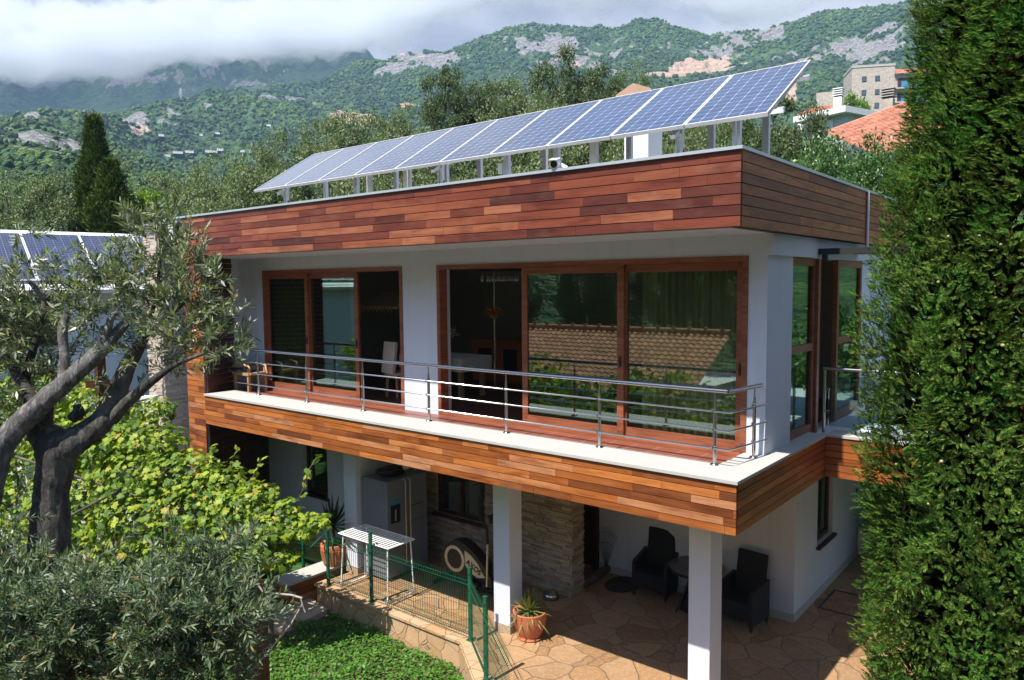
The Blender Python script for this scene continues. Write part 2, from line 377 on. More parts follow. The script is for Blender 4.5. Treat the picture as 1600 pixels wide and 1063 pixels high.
# --- upper fascia
m = MB(); planks(m, (-L, 0, Z1), (1,0,0), (0,0,1), L+.024, 7, (H-Z1-.0)/7, (0,-1,0))
up = m.build('upper_cladding', 'wood_red', house)
m = MB(); planks(m, (.0, .024, Z1), (0,1,0), (0,0,1), 7.8, 7, (H-Z1)/7, (1,0,0), 1.2, 3.2)
m.build('side_cladding', 'wood_side', house)
m = MB(); m.box(-L+.02, -.02, .025, .14, Z1+.01, H-.005); m.box(-.14, -.003, .14, 7.8, Z1+.01, H-.005); m.build('parapet_core', 'dark', house)  # black backing puts the shadow between the boards into colour
m = MB()
m.box(-L-.6, .05, -.055, .2, H+.002, H+.035); m.box(-.2, .05, .2, 7.85, H+.002, H+.035); m.box(-L-.6, -L-.4, .2, 7.85, H+.002, H+.035)
m.box(-L-.6, -.2, 7.65, 7.85, H+.002, H+.035)
m.build('coping', 'coping', house)
m = MB(); m.box(-L-.5, -.15, .15, 7.7, 3.1, 3.2); m.build('flat_roof', 'concrete', house)
# soffit
m = MB(); m.box(-L-.4, -.145, .145, 7.7, Z1+.0, Z1+.08); m.build('soffit', 'plaster', house)
# --- lower band
m = MB(); planks(m, (-L+.65, 0, ZB), (1,0,0), (0,0,1), L-.65+.024, 6, .59/6-.007, (0,-1,0)); m.build('balcony_cladding', 'wood_orange', house)
m = MB(); planks(m, (.0, .024, ZB), (0,1,0), (0,0,1), 3.06, 6, .59/6-.007, (1,0,0), 1.2, 3.1); m.build('balcony_side_cladding', 'wood_side', house)
m = MB(); planks(m, (-L, 0, ZG-.5), (1,0,0), (0,0,1), .65, 59, (Z1-ZG+.5)/59, (0,-1,0), .4, .7); m.build('end_cladding', 'wood_orange', house)
# splayed returns
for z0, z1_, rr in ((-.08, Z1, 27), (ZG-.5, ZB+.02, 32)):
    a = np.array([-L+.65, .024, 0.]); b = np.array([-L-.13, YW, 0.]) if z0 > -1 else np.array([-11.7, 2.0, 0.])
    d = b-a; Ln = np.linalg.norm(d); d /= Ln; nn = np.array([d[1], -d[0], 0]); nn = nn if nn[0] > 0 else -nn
    m = MB(); planks(m, (a[0], a[1], z0), d, (0,0,1), Ln, rr, (z1_-z0)/rr, nn, .5, 1.4); m.build('splayed_cladding', 'wood_return_shaded', house)
m = MB(); m.box(-L, -.02, .025, YW+.2, -.5, -.09); m.box(-L+.5, -.02, YW+.2, 7.7, -.5, -.12); m.build('floor_slab', 'plaster', house)
m = MB(); m.prism([(-L+.02,.03), (-L+.62,.03), (-11.75,2.0), (-11.95,2.0), (-11.95,.6)], 'Z', ZG-.5, 3.3); m.build('end_wall', 'plaster', house)
m = MB(); m.box(-L+.6, -.43, .06, YW-.01, -.088, -.075); m.box(-L, -.43, .55, YW, -.0885, -.0755); m.build('balcony_floor', 'floor_tile', house)
m = MB(); m.box(-L+.655, .045, -.05, .6, -.035, .0); m.box(-.42, .045, .6, 3.02, -.035, .0); m.box(.045, 2.9, 3.02, 3.4, -.035, .0); m.build('stone_cap', 'cap', house)
m = MB(); m.box(-L+.6, -.02, .03, .58, -.1, -.036); m.box(-.40, -.02, .58, 3.0, -.1, -.036); m.build('parapet_kerb', 'plaster', house)
# wing to the right
m = MB(); planks(m, (.024, 3.06, ZB), (1,0,0), (0,0,1), 2.8, 6, .59/6-.007, (0,-1,0), .6, 1.6); m.build('wing_cladding', 'wood_orange', house)
m = MB(); m.box(-.2, 2.8, 3.085, 8, -.55, -.04); m.build('wing_slab', 'plaster', house)
# --- upper walls
m = MB()
m.box(-L-.45, -10.59, YW, YW+.3, -.1, Z1); m.box(-6.42, -5.6, YW, YW+.3, -.1, Z1); m.box(-.4, -.17, YW, 2.18, -.04, 2.38)
m.box(-10.59, -6.42, YW, YW+.3, 2.38, Z1); m.box(-5.6, -.4, YW, YW+.3, 2.38, Z1); m.box(-.4, -.1, YW-.0, 7.7, 2.38, Z1); 
m.box(-.45, -.2, 5.6, 7.7, -.04, 2.38)
m.build('upper_wall', 'plaster', house)
# interior shell (dark rooms behind the glass)
MAT['room'] = M_plain('room_wall', (.34,.30,.26), .9); MAT['room_wood'] = M_plain('room_wood', (.11,.04,.018), .5, var=.4, scale=3)
m = MB(); m.box(-L-.3, -.5, 6.6, 6.75, -.1, 2.6); m.box(-11.5, -11.4, 1.6, 6.6, -.1, 2.6); m.build('room_wall', 'room', house)
m = MB(); m.box(-L-.3, -.5, 1.35, 6.6, 2.60, 2.628); m.build('room_ceiling', 'room', house)
m = MB(); m.box(-L-.2, -.5, YW+.02, 6.6, -.11, -.07); m.build('room_floor', 'room_wood', house)
# --- sliding doors
def frame_rect(mb, x0, x1, z0, z1, y0, y1, w, wb=None):
    wb = wb or w
    mb.box(x0, x0+w, y0, y1, z0, z1); mb.box(x1-w, x1, y0, y1, z0, z1); mb.box(x0+w, x1-w, y0, y1, z1-w, z1); mb.box(x0+w, x1-w, y0, y1, z0, z0+wb)
def sliding(x0, x1, panels, label):
    m = MB(); w = .07; y0, y1 = YW-.015, YW+.16
    m.box(x0, x0+w, y0, y1, -.08, 2.378); m.box(x1-w, x1, y0, y1, -.08, 2.378); m.box(x0+w, x1-w, y0, y1, 2.378-w, 2.378); m.box(x0+w, x1-w, y0, y1, -.08, -.03)
    d = m.build('sliding_door', 'frame', house); tag(d, label)
    for k, (a, b) in enumerate(panels):
        y = YW+.02+.055*(k % 2); q = MB(); frame_rect(q, a, b, -.03, 2.305, y, y+.045, .10, .14); q.build('frame', 'frame', d)
        q = MB(); q.box(a+.1, b-.1, y+.018, y+.026, .11, 2.205); q.build('glass', 'glass', d)
        q = MB(); q.obox((b-.05, y-.012, 1.0), (1,0,0), (0,1,0), (0,0,1), .012, .012, .07); q.build('handle', 'black', d)
sliding(-10.59, -6.42, [(-10.52, -9.12), (-9.2, -7.7)], 'wooden sliding door of the dining room, half open')
sliding(-5.6, -.4, [(-3.86, -2.12), (-2.2, -.47)], 'wide wooden sliding door of the living room, half open')
# side glazing on the right side
def glaz(y0, y1, z0=-.04, rail=True):
    q = MB(); x = -.27
    for a, b, c, d_ in ((y0, y0+.09, z0, 2.37), (y1-.09, y1, z0, 2.37), (y0+.09, y1-.09, 2.27, 2.37), (y0+.09, y1-.09, z0, z0+.14)): q.box(x, x+.07, a, b, c, d_)
    if rail: q.box(x, x+.07, y0+.09, y1-.09, 1.12, 1.22)
    f = q.build('side_window', 'frame', house)
    q = MB(); q.box(x+.03, x+.038, y0+.09, y1-.09, z0+.14, 2.27); q.build('glass', 'glass', f)
glaz(2.18, 3.2); glaz(4.25, 5.6)
m = MB(); m.box(-.3, -.16, 3.2, 3.3, -.04, 2.37); m.build('door_post', 'frame', house)
# awning beam above the wing
m = MB(); m.box(-.1, 2.6, 2.95, 3.02, 2.42, 2.5); m.box(-.1, 2.6, 3.02, 4.9, 2.47, 2.49); m.box(-.06, .0, 2.98, 3.06, 2.34, 2.42); m.build('awning', 'awning', house)
m = MB(); m.tube([(.045, 4.84, 3.42), (.045, 4.84, 2.5)], .022, 8); m.build('downpipe', 'alu', house)
# --- balcony railing
rail = MB(); yr = .5
rail.tube([(-11.32, yr, .85), (-6, yr, .85), (-.3, yr, .85)], .026, 12); rail.tube([(-.3, yr, .85), (-.19, 1.22, .85)], .026, 12)
R = rail.build('balcony_railing', 'steel', house)
for z in (.2, .41, .62):
    q = MB(); q.tube([(-11.3, yr-.045, z), (-.26, yr-.045, z), (-.15, 1.29, z)], .0115, 8); q.build('bar', 'steel', R)
for x, y in [(-.45, yr), (-1.98, yr), (-3.5, yr), (-5.02, yr), (-6.55, yr), (-8.08, yr), (-9.6, yr), (-11.03, yr), (-.235, 1.12)]:
    q = MB(); q.tube([(x, y, .0), (x, y, .66)], .021, 10); q.tube([(x, y, .66), (x, y, .72)], .015, 10); q.tube([(x, y, .72), (x, y, .835)], .009, 8)
    q.lathe([(.0,.018), (.045,.016), (.05,.002)], (x, y, .0), 14)
    for z in (.2, .41, .62): q.tube([(x, y-.055, z), (x, y-.02, z)], .016, 8)
    q.build('post', 'steel', R)
# glass railing on the wing
q = MB(); q.tube([(-.03, 3.12, 0), (-.03, 3.12, .87)], .02, 10); q.tube([(1.2, 3.12, 0), (1.2, 3.12, .87)], .02, 10); q.tube([(-.05, 3.12, .88), (2.7, 3.12, .88)], .024, 10); q.tube([(-.03, 3.12, .3), (.04, 3.12, .3)], .014, 8); q.tube([(-.03, 3.12, .6), (.04, 3.12, .6)], .014, 8)
G = q.build('wing_railing', 'steel', house)
q = MB(); q.box(.03, 1.16, 3.116, 3.126, .1, .8); q.build('pane', 'glass_clear', G)
q = MB(); q.box(1.24, 2.6, 3.116, 3.126, .1, .8); q.build('pane', 'glass_clear', G)
# --- lower storey
def column(x0, x1, y0, y1):
    q = MB(); q.box(x0, x1, y0, y1, ZG+.13, -.5); c = q.build('column', 'plaster', house)
    q = MB(); q.box(x0-.008, x1+.008, y0-.008, y1+.008, ZG, ZG+.13); q.build('skirting', 'ledger', c)
column(-1.06, -.77, 1.15, 1.5); column(-4.32, -4.0, 1.15, 1.45); column(-8.08, -7.74, 1.26, 1.56)
m = MB(); m.box(-11.7, -10.4, 2.0, 2.3, ZG, -.5); m.box(-9.56, -7.76, 2.0, 2.3, ZG, -.5); m.box(-10.4, -9.56, 2.0, 2.3, -1.0, -.5); m.box(-10.4, -9.56, 2.0, 2.3, ZG, -2.35); m.box(-7.95, -7.75, 2.3, 3.0, ZG, -.5); m.box(-7.95, -7.75, 1.56, 2.0, ZG, -.5); m.build('lower_wall', 'plaster', house)
q = MB(); frame_rect(q, -10.4, -9.56, -2.35, -1.0, 2.1, 2.16, .07); w = q.build('window', 'frame_dark', house)
q = MB(); q.box(-10.33, -9.63, 2.12, 2.13, -2.28, -1.07); q.build('pane', 'glass', w); q = MB(); q.box(-10.46, -9.5, 1.93, 2.1, -2.39, -2.35); q.build('sill', 'frame_dark', w)
# stone clad wall (ledger stones), with a window
def ledger(mb, o, u, n, length, z0, z1, holes=(), rmin=.032, rmax=.062, lmin=.10, lmax=.36):
    r = random.Random(5+int(length*10)); z = z0; u = np.array(u, float); n = np.array(n, float); o = np.array(o, float)
    while z < z1-.01:
        h = min(r.uniform(rmin, rmax), z1-z); x = -r.random()*.2
        while x < length:
            l = r.uniform(lmin, lmax); a, b = max(x, 0), min(x+l, length); x += l
            if b-a < .02: continue
            t = r.uniform(.015, .05)
            for (hx0, hx1, hz0, hz1) in holes:
                if z+h > hz0+.005 and z < hz1-.005:
                    if a >= hx0 and b <= hx1: a = b
                    elif a < hx0 < b: b = hx0
                    elif a < hx1 < b: a = hx1
            if b-a < .02: continue
            c = o+u*((a+b)/2)+n*(t/2); mb.obox((c[0], c[1], z+h/2), u, n, (0,0,1), (b-a)/2-.0015, t/2, h/2-.0015)
        z += h
m = MB(); ledger(m, (-7.74, 2.88, 0), (1,0,0), (0,-1,0), 3.72, ZG, -.5, [(.5, 1.76, -2.4, -.9)]); ledger(m, (-4.04, 2.86, 0), (0,1,0), (1,0,0), .34, ZG, -.5)
m.build('stone_cladding', 'ledger', house)
m = MB(); m.box(-7.75, -7.24, 2.88, 3.2, ZG, -.5); m.box(-5.98, -4.04, 2.88, 3.2, ZG, -.5); m.box(-7.24, -5.98, 2.88, 3.2, ZG, -2.42); m.box(-7.24, -5.98, 2.88, 3.2, -.9, -.5); m.build('masonry_wall', 'concrete', house)
q = MB(); frame_rect(q, -7.24, -5.98, -2.4, -.9, 2.9, 2.96, .075); q.box(-6.64, -6.58, 2.9, 2.96, -2.32, -.98); w = q.build('window', 'frame_dark', house)
q = MB(); q.box(-7.16, -6.06, 2.93, 2.94, -2.32, -.98); q.build('pane', 'glass', w); q = MB(); q.box(-7.3, -5.92, 2.76, 2.9, -2.45, -2.405); q.build('sill', 'frame_dark', w)
# back wall by the chairs, side wall
m = MB(); m.box(-4.32, -.73, 4.2, 4.45, ZG, -.5); m.box(-.98, -.73, 4.45, 5.32, ZG, -.5); m.box(-.98, -.73, 6.2, 7.95, ZG, -.5); m.box(-.98, -.73, 5.32, 6.2, -1.25, -.5); m.box(-.98, -.73, 5.32, 6.2, ZG, -2.38); m.build('ground_floor_wall', 'plaster_lilac', house)
m = MB(); m.box(-4.3, -.722, 4.192, 4.2, ZG, ZG+.14); m.box(-.73, -.722, 4.2, 7.95, ZG, ZG+.14); m.build('skirting', 'concrete', house)
q = MB(); x = -.86; q.box(x, x+.06, 5.32, 5.39, -2.38, -1.25); q.box(x, x+.06, 6.13, 6.2, -2.38, -1.25); q.box(x, x+.06, 5.39, 6.13, -1.32, -1.25); q.box(x, x+.06, 5.39, 6.13, -2.38, -2.31); w = q.build('window', 'frame_dark', house); tag(w, 'small dark-framed window in the side wall')
q = MB(); q.box(x+.025, x+.033, 5.39, 6.13, -2.31, -1.32); q.build('pane', 'glass', w); q = MB(); q.box(-.8, -.66, 5.27, 6.25, -2.43, -2.385); q.build('sill', 'frame_dark', w)
# entrance
m = MB(); m.box(-6.4, -6.3, 3.2, 4.3, ZG, -.5); m.box(-6.4, -4.32, 4.35, 4.45, ZG, -.5); m.build('entrance_recess', 'dark', house)  # recess walls coloured near-black in place of deep shade
q = MB(); q.box(-4.42, -4.33, 4.12, 4.34, ZG, -1.0); d = q.build('entrance_door', 'frame_dark', house); q = MB(); q.box(-5.3, -4.45, 4.30, 4.345, ZG, -1.1); q.build('door_leaf', 'frame_dark', d)
m = MB(); m.box(-7.7, -.2, 3.2, 4.4, -.52, -.5); m.build('lower_ceiling', 'plaster', house)
m = MB(); m.box(-11.9, -1.0, 7.7, 7.95, ZG, 3.3); m.build('back_wall', 'plaster', house)
# chimney on the roof
m = MB(); m.box(-3.1, -2.68, 3.0, 3.45, 3.2, 4.95); ch = m.build('chimney', 'white_paint', house)
m = MB(); m.box(-3.2, -2.58, 2.9, 3.55, 4.95, 5.0); m.prism([(-3.2,5.0),(-2.58,5.0),(-2.89,5.13)], 'Y', 2.9, 3.55); m.build('chimney_cap', M_plain('cap_tile', (.40,.25,.17), .8, var=.2), ch)
# --- curtains and room furniture
def curtain(x0, x1, y, lab, z0=-.02, z1=2.3):
    n = int((x1-x0)/.012); m = MB(); xs = np.linspace(x0, x1, n); ys = y+.045*np.sin(xs*52+1.3*np.sin(xs*9))+.02*np.sin(xs*131)
    vs = [(xs[i], ys[i], z) for z in (z0, z1) for i in range(n)]; m.add(vs, [(i, i+1, n+i+1, n+i) for i in range(n-1)], None, True)
    o = m.build('curtain', 'curtain'); rebase(o, (x0, y, z0)); tag(o, lab, 'curtain'); return o
curtain(-10.45, -9.25, YW+.19, 'ochre curtain hanging behind the left-hand glass of the dining room door')
curtain(-1.95, -.62, YW+.19, 'pale ochre curtain hanging behind the living room glass beside the white corner pillar')
MAT['chair_cloth'] = M_plain('cream_upholstery', (.50,.42,.36), .9); MAT['chair_wood'] = M_plain('beech_leg', (.40,.22,.10), .5); MAT['cloth'] = M_plain('white_tablecloth', (.70,.68,.66), .9)
def dining_chair(x, y, rz, lab):
    t = thing('dining_chair', (x, y, -.07), lab, 'chair', 'dining chairs in the upstairs room'); q = lambda f, n, mt: f.build(n, mt, t)
    B = lambda a,b,c,d,e,f_: MB().box(x+a, x+b, y+c, y+d, -.07+e, -.07+f_)
    q(B(-.22,.22,-.22,.22,.42,.49), 'seat', 'chair_cloth'); m = MB(); m.obox((x, y+.23, .70), (1,0,0), (0,.98,.12), (0,-.12,.98), .21, .03, .30); q(m, 'backrest', 'chair_cloth')
    for a in (-1, 1):
        for b in (-1, 1): q(MB().beam((x+a*.2, y+b*.19, -.07), (x+a*.18, y+b*.18, .36), .04, .04), 'leg', 'chair_wood')
    t.rotation_euler = (0,0,rz)
dining_chair(-7.55, 2.25, PI*.93, 'cream upholstered dining chair just inside the open dining room door')
dining_chair(-6.75, 2.3, PI*1.05, 'cream upholstered dining chair close to the white wall pillar')
t = thing('dining_table', (-7.1, 3.0, -.07), 'dining table under a white cloth inside the open door', 'table')
MB().box(-7.9, -6.3, 2.6, 3.4, .66, .70).build('tabletop', 'chair_wood', t); MB().box(-7.93, -6.27, 2.57, 3.43, .45, .705).build('tablecloth', 'cloth', t)
for a in (-7.8, -6.4):
    for b in (2.7, 3.3): MB().box(a-.04, a+.04, b-.04, b+.04, -.07, .66).build('leg', 'chair_wood', t)
t = thing('flower_vase', (-6.95, 2.9, .705), 'dark vase of white dried flowers on the dining table', 'vase')
MB().lathe([(.0,0), (.05,0), (.075,.1), (.06,.2), (.035,.26), (.045,.3)], (-6.95, 2.9, .705)).build('vase', 'black', t)
P = np.array([-6.95, 2.9, 1.0])+rng.normal(size=(160, 3))*np.array([.11,.11,.06])+np.array([0,0,.16]); V, F = leaves(P, rand_unit(160), rand_unit(160), .035, .03); mesh_np('foliage', V, F, 'cloth', t)
sb = on_y(778,560,5.0); sx, sy = sb[0], sb[1]
t = thing('sideboard', (sx, sy, -.07), 'reddish wooden sideboard with two glazed doors at the back of the living room', 'sideboard')
MAT['cherry'] = M_plain('cherry_wood', (.40,.11,.04), .4, var=.3, scale=4)
m = MB(); m.box(sx-.75, sx+.75, sy, sy+.45, -.07, .80); m.box(sx-.8, sx+.8, sy-.03, sy+.47, .80, .86); m.build('cabinet', 'cherry', t)
for a in (sx-.68, sx+.04): MB().box(a, a+.64, sy-.015, sy, .05, .74).build('door', 'cherry', t); MB().box(a+.13, a+.51, sy-.025, sy-.015, .14, .66).build('pane', 'black', t)
gp = on_y(772,440,3.9); gx, gy = gp[0], gp[1]
t = thing('glass_rack', (gx, gy, 2.6), 'hanging rack of upturned wine glasses on a steel pole in the living room', 'rack')
MB().tube([(gx, gy, 2.6), (gx, gy, -.05)], .022, 8).build('pole', 'steel', t); zr = on_y(785,432,3.9)[2]+.1; MB().box(gx-.25, gx+.75, gy-.2, gy+.2, zr, zr+.03).build('shelf', 'frame_dark', t)
MAT['wine_glass'] = M_glass('wine_glass', .35, (.8,.8,.8), (1,1,1))
for k in range(14):
    x = gx-.22+.07*k; y = gy-.1+.16*(k % 2); MB().lathe([(.03,0), (.004,-.01), (.004,-.08), (.03,-.12), (.035,-.17), (.028,-.2)], (x, y, zr), 10).build('wine_glass', 'wine_glass', t)
fb = on_y(772,492,3.8); t = thing('flower_basket', tuple(fb), 'small basket of red and yellow flowers on the pole of the glass rack', 'flowers')
MB().lathe([(0,-.08), (.07,-.06), (.1,0)], tuple(fb), 12).build('basket', 'chair_wood', t); P = fb+rng.normal(size=(110, 3))*np.array([.1,.08,.05])+np.array([0,0,.06]); MAT['petals'] = M_leaf('petals', [(0,(.45,.03,.03)), (.5,(.6,.1,.04)), (1,(.6,.45,.05))], .6, .2)
V, F = leaves(P, rand_unit(110), rand_unit(110), .05, .04); mesh_np('foliage', V, F, 'petals', t)
hp = on_y(597,470,3.6); hx, hy, hz_ = hp
t = thing('range_hood', tuple(hp), 'small slatted canopy shelf inside the open dining room door', 'hood')
MAT['pale_wood'] = M_plain('pale_wood', (.62,.52,.40), .7)
m = MB(); m.prism([(hy-.25,hz_-.12),(hy+.4,hz_+.22),(hy+.4,hz_+.17),(hy-.25,hz_-.17)], 'X', hx-.55, hx+.75); m.build('canopy', 'pale_wood', t); m = MB()
for k in range(10): m.box(hx-.5+.12*k, hx-.46+.12*k, hy-.27, hy-.25, hz_-.24, hz_-.12)
m.build('slats', 'chair_wood', t)
# balcony lounger
t = thing('wooden_lounger', (-10.6, .9, -.075), 'wooden lounger with striped cushion on the balcony by the wood return', 'lounger')
MB().box(-10.95, -10.35, .75, 1.2, .28, .33).build('seat', 'chair_wood', t)
m = MB(); m.obox((-10.75, .95, .40), (.9,0,.1), (0,1,0), (-.1,0,.9), .3, .2, .03); m.build('cushion', 'rattan', t)
for a in (-10.9, -10.4):
    for b in (.79, 1.16): MB().beam((a, b, -.075), (a, b, .42), .05, .05).build('leg', 'chair_wood', t)
for b in (.79, 1.16): MB().tube([(-10.95, b, .44), (-10.6, b, .50), (-10.38, b, .46), (-10.33, b, .3)], .022, 8).build('armrest', 'chair_wood', t)
# --- stone pier left of the house
m = MB(); ledger(m, (-13.75, .4, 0), (1,0,0), (0,-1,0), .62, ZG-.5, 3.38, lmin=.1, lmax=.35); ledger(m, (-13.13, .4, 0), (0,1,0), (1,0,0), 2.0, ZG-.5, 3.38, lmin=.1, lmax=.35)
pier = thing('stone_pier', (-13.4, 1, ZG-.5), 'tall pale stone-faced pier at the left end of the house', 'pier')
m.build('stone_cladding', 'pier', pier); MB().box(-13.74, -13.14, .41, 2.4, ZG-.5, 3.38).build('core', 'concrete', pier); MB().box(-14.0, -11.9, .25, 2.45, 3.38, 3.42).build('cap', 'coping', pier)
t = thing('junction_box', (-12.1, .3, 3.0), 'white box with a short cable on the bridge between pier and wood cladding', 'box')
MB().box(-12.25, -12.05, .2, .4, 3.0, 3.36).build('box', 'white_paint', t); MB().tube([(-12.15, .24, 3.0), (-12.2, .24, 2.92), (-12.4, .3, 2.92), (-12.6, .4, 2.98)], .015, 6).build('cable', 'alu', t)
# ================================================================== ROOF SOLAR ARRAY
arr = thing('solar_array', (-5, 1.1, 3.2), 'long tilted row of ten blue solar panels on aluminium posts above the flat roof', 'solar panels')
b0 = np.array([-9.55, .5, 3.84]); b1 = np.array([.09, .5, 3.82]); t0 = np.array([-9.2, 1.87, 4.68]); t1 = np.array([.13, 1.87, 4.67])
ux = np.array([1,0,0]); vv = np.array([0, 1.37, .84]); VL = np.linalg.norm(vv); vv /= VL; nn = np.cross(ux, vv)
PW = 9.65/10
for k in range(10):
    o = b0+ux*(PW*k+.005); w = PW-.012; hgt = VL
    m = MB(); fw = .017
    for a, b, c, d in ((0, w, 0, fw), (0, w, hgt-fw, hgt), (0, fw, fw, hgt-fw), (w-fw, w, fw, hgt-fw)):
        m.obox(o+ux*(a+b)/2+vv*(c+d)/2-nn*.02, ux, vv, nn, (b-a)/2, (d-c)/2, .022)
    f = m.build('panel', 'alu_white', arr)
    m = MB(); A = o+ux*fw+vv*fw-nn*.004; m.quad(A, A+ux*(w-2*fw), A+ux*(w-2*fw)+vv*(hgt-2*fw), A+vv*(hgt-2*fw)); m.build('cells', 'solar', f)
m = MB(); 
for s in (.28, 1.25): m.beam(b0+vv*s-nn*.07+ux*-.05, b1+vv*s-nn*.07+ux*.08, .05, .05, nn)
m.build('rail', 'alu', arr)
for x in (-8.95, -6.95, -6.62, -5.73, -4.98, -3.69, -2.84, -2.25, -1.06, -.36):
    big = x in (-6.62, -5.73, -2.25); y = .8; zt = 3.84+(y-.5)*.613-.1
    m = MB(); m.box(x-.05, x+.05, y-.03, y+.03, 3.2, zt) if big else (m.box(x-.045, x-.015, y-.03, y+.03, 3.2, zt), m.box(x+.015, x+.045, y-.03, y+.03, 3.2, zt))
    m.build('post', 'alu_white' if big else 'alu', arr)
    MB().box(x-.04, x+.04, 1.66, 1.72, 3.2, 4.46).build('post', 'alu', arr)
for x in (-8.95, -4.98, -1.06):
    MB().beam((x, .62, 3.75), (x, 1.85, 4.5), .06, .05).build('brace', 'alu', arr); MB().beam((x+.02, .8, 3.62), (x+.02, 1.45, 3.2), .05, .04).build('brace', 'alu', arr)
MB().box(-3.83, -3.76, .76, .8, 3.62, 3.76).build('junction_box', 'white_paint', arr)
for zz in (3.5,): MB().tube([(-6.6, .78, 3.47), (-5.7, .76, 3.49), (-3.7, .77, 3.47), (-2.2, .77, 3.5), (-1.1, .76, 3.49), (-.4, .78, 3.5)], .004, 5).build('cable', 'alu_white', arr)
# security camera on the parapet
t = thing('security_camera', (-2.28, .05, H+.035), 'small white bullet camera with black lens on the parapet coping', 'camera')
d = np.array([.35, -.9, -.25]); d /= np.linalg.norm(d); p = np.array([-2.28, -.02, 3.5])
MB().tube([p-d*.1, p+d*.06], .05, 14).build('housing', 'white_paint', t); MB().tube([p+d*.055, p+d*.075], .042, 14).build('lens', 'black', t); MB().beam(p-d*.09+np.array([0,0,.055]), p+d*.11+np.array([0,0,.055]), .1, .008).build('visor', 'white_paint', t); MB().tube([p-d*.08, (-2.2, .1, 3.46), (-2.2, .1, 3.437)], .025, 8).build('bracket', 'white_paint', t)
# ================================================================== TERRACE, PATIO, GARDEN FLOOR
ter = [(-7.92,.5), (-4.4,.5), (-1.2,-1.9), (1.5,-1.9), (1.5,9.5), (-12.0,9.5), (-12.0,2.0), (-7.92,1.9)]
m = MB(); m.prism(ter, 'Z', ZG-.5, ZG); struct('terrace', m, 'flag')
m = MB(); m.prism([(-7.95,.44), (-4.38,.44), (-1.18,-1.96), (-1.03,-1.76), (-4.31,.7), (-7.95,.7)], 'Z', ZG+.004, ZG+.045)
edge = thing('retaining_wall', (-6.2, .5, ZG-.5), 'low stone retaining wall with a smooth sandstone edge between terrace and lawn', 'wall')
m.build('edge_stone', 'flag_edge', edge)
m = MB(); m.box(-7.92, -4.40, .47, .498, ZG-.6, ZG+.003); a = np.array([-4.4,.48,0]); b = np.array([-1.2,-1.92,0]); m.obox(((a+b)/2+np.array([-.012,-.016,ZG-.3])), (b-a)/np.linalg.norm(b-a), (.6,.8,0), (0,0,1), 2.0, .012, .3); m.box(-7.955, -7.925, .5, 1.9, ZG-.6, ZG+.003)
m.build('stone_face', 'flag_edge', edge)
m = MB(); m.prism([(-7.55,.42), (-8.1,.5), (-9.6,.1), (-10.2,-.9), (-9.4,-1.6), (-8.4,-1.25), (-7.7,-.85), (-7.45,-.2)], 'Z', -3.86, -3.60); struct('garden_path', m, 'flag_path')
m = MB(); m.quad((-12.5,-9,-3.86), (2.5,-9,-3.86), (2.5,-4.6,-3.86), (-12.5,-4.6,-3.86)); m.quad((-12.5,-4.6,-3.86), (2.5,-4.6,-3.86), (2.5,-4.0,-3.70), (-12.5,-4.0,-3.70)); m.quad((-12.5,-4.0,-3.70), (2.5,-4.0,-3.70), (2.5,.47,-3.70), (-12.5,.47,-3.70)); struct('garden_soil', m, 'soil')
# creeping ground cover
n = 46000; P = np.stack([rng.uniform(-8.2, -2.0, n), rng.uniform(-4.2, .42, n), np.zeros(n)], 1)
hh = .045*fbm(np.c_[P[:, :2]*2.2, np.zeros(n)], 3)+.02*vnoise(P*9); P[:, 2] = -3.645+hh+rng.uniform(-.03, .035, n)
keep = ~((P[:, 0] < -7.45+.25*np.sin(P[:, 1]*9)) & (P[:, 1] > -1.25+.12*np.sin(P[:, 0]*11))) & ~((P[:, 0]+4.4)*.75+(P[:, 1]-.5) > -.05); P = P[keep]; n = len(P)
MAT['clover'] = M_leaf('ground_cover_leaf', [(0,(.035,.10,.012)), (.5,(.075,.18,.022)), (1,(.13,.26,.04))], .45, .3)
az = rng.uniform(0, 2*PI, n); D = np.stack([np.cos(az), np.sin(az), rng.uniform(-.2, .6, n)], 1); V, F = leaves(P, D, np.array([0,0,1.])+.45*rand_unit(n), rng.uniform(.035, .065, n), rng.uniform(.03, .05, n), 'oval', .04)
tag(mesh_np('ground_cover', V, F, 'clover'), kind='stuff', label='dense low green ground cover below the terrace wall', cat='ground cover')
# --- wire fence
def wire_panel(a, b, z0, z1, name, par, thick=.0032):
    a, b = np.array(a, float), np.array(b, float); d = b-a; Ln = np.linalg.norm(d); d /= Ln; nn = np.array([d[1], -d[0], 0]); m = MB()
    def off(z):
        for zc in (z0+.1, z1-.12):
            if abs(z-zc) < .05: return .03*(1-abs(z-zc)/.05)
        return 0
    zs = [z0, z0+.05, z0+.1, z0+.15, z1-.17, z1-.12, z1-.07, z1]
    k = int(Ln/.052)
    for i in range(k+1):
        p = a+d*(Ln*i/k)
        for q in range(len(zs)-1): m.beam(p+nn*off(zs[q])+np.array([0,0,zs[q]]), p+nn*off(zs[q+1])+np.array([0,0,zs[q+1]]), thick*1.3, thick*1.3, d)
    for z in (z0+.005, z0+.05, z0+.1, z0+.15, (z0+z1)/2, z1-.17, z1-.12, z1-.07):
        m.beam(a+nn*off(z)+np.array([0,0,z]), b+nn*off(z)+np.array([0,0,z]), thick*1.8, thick*1.8)
    m.build(name, 'green_paint', par)
def fence_post(x, y, z0, z1, par):
    m = MB(); m.box(x-.028, x+.028, y-.02, y+.02, z0, z1); m.box(x-.032, x+.032, y-.024, y+.024, z1, z1+.02); m.box(x-.06, x+.06, y-.05, y+.05, z0, z0+.008)
    p = m.build('post', 'green_paint', par); q = MB()
    for k in range(5): zz = z0+.12+(z1-z0-.2)*k/4; q.box(x-.012, x+.012, y-.035, y-.02, zz-.012, zz+.012)
    q.build('clips', 'steel', p)
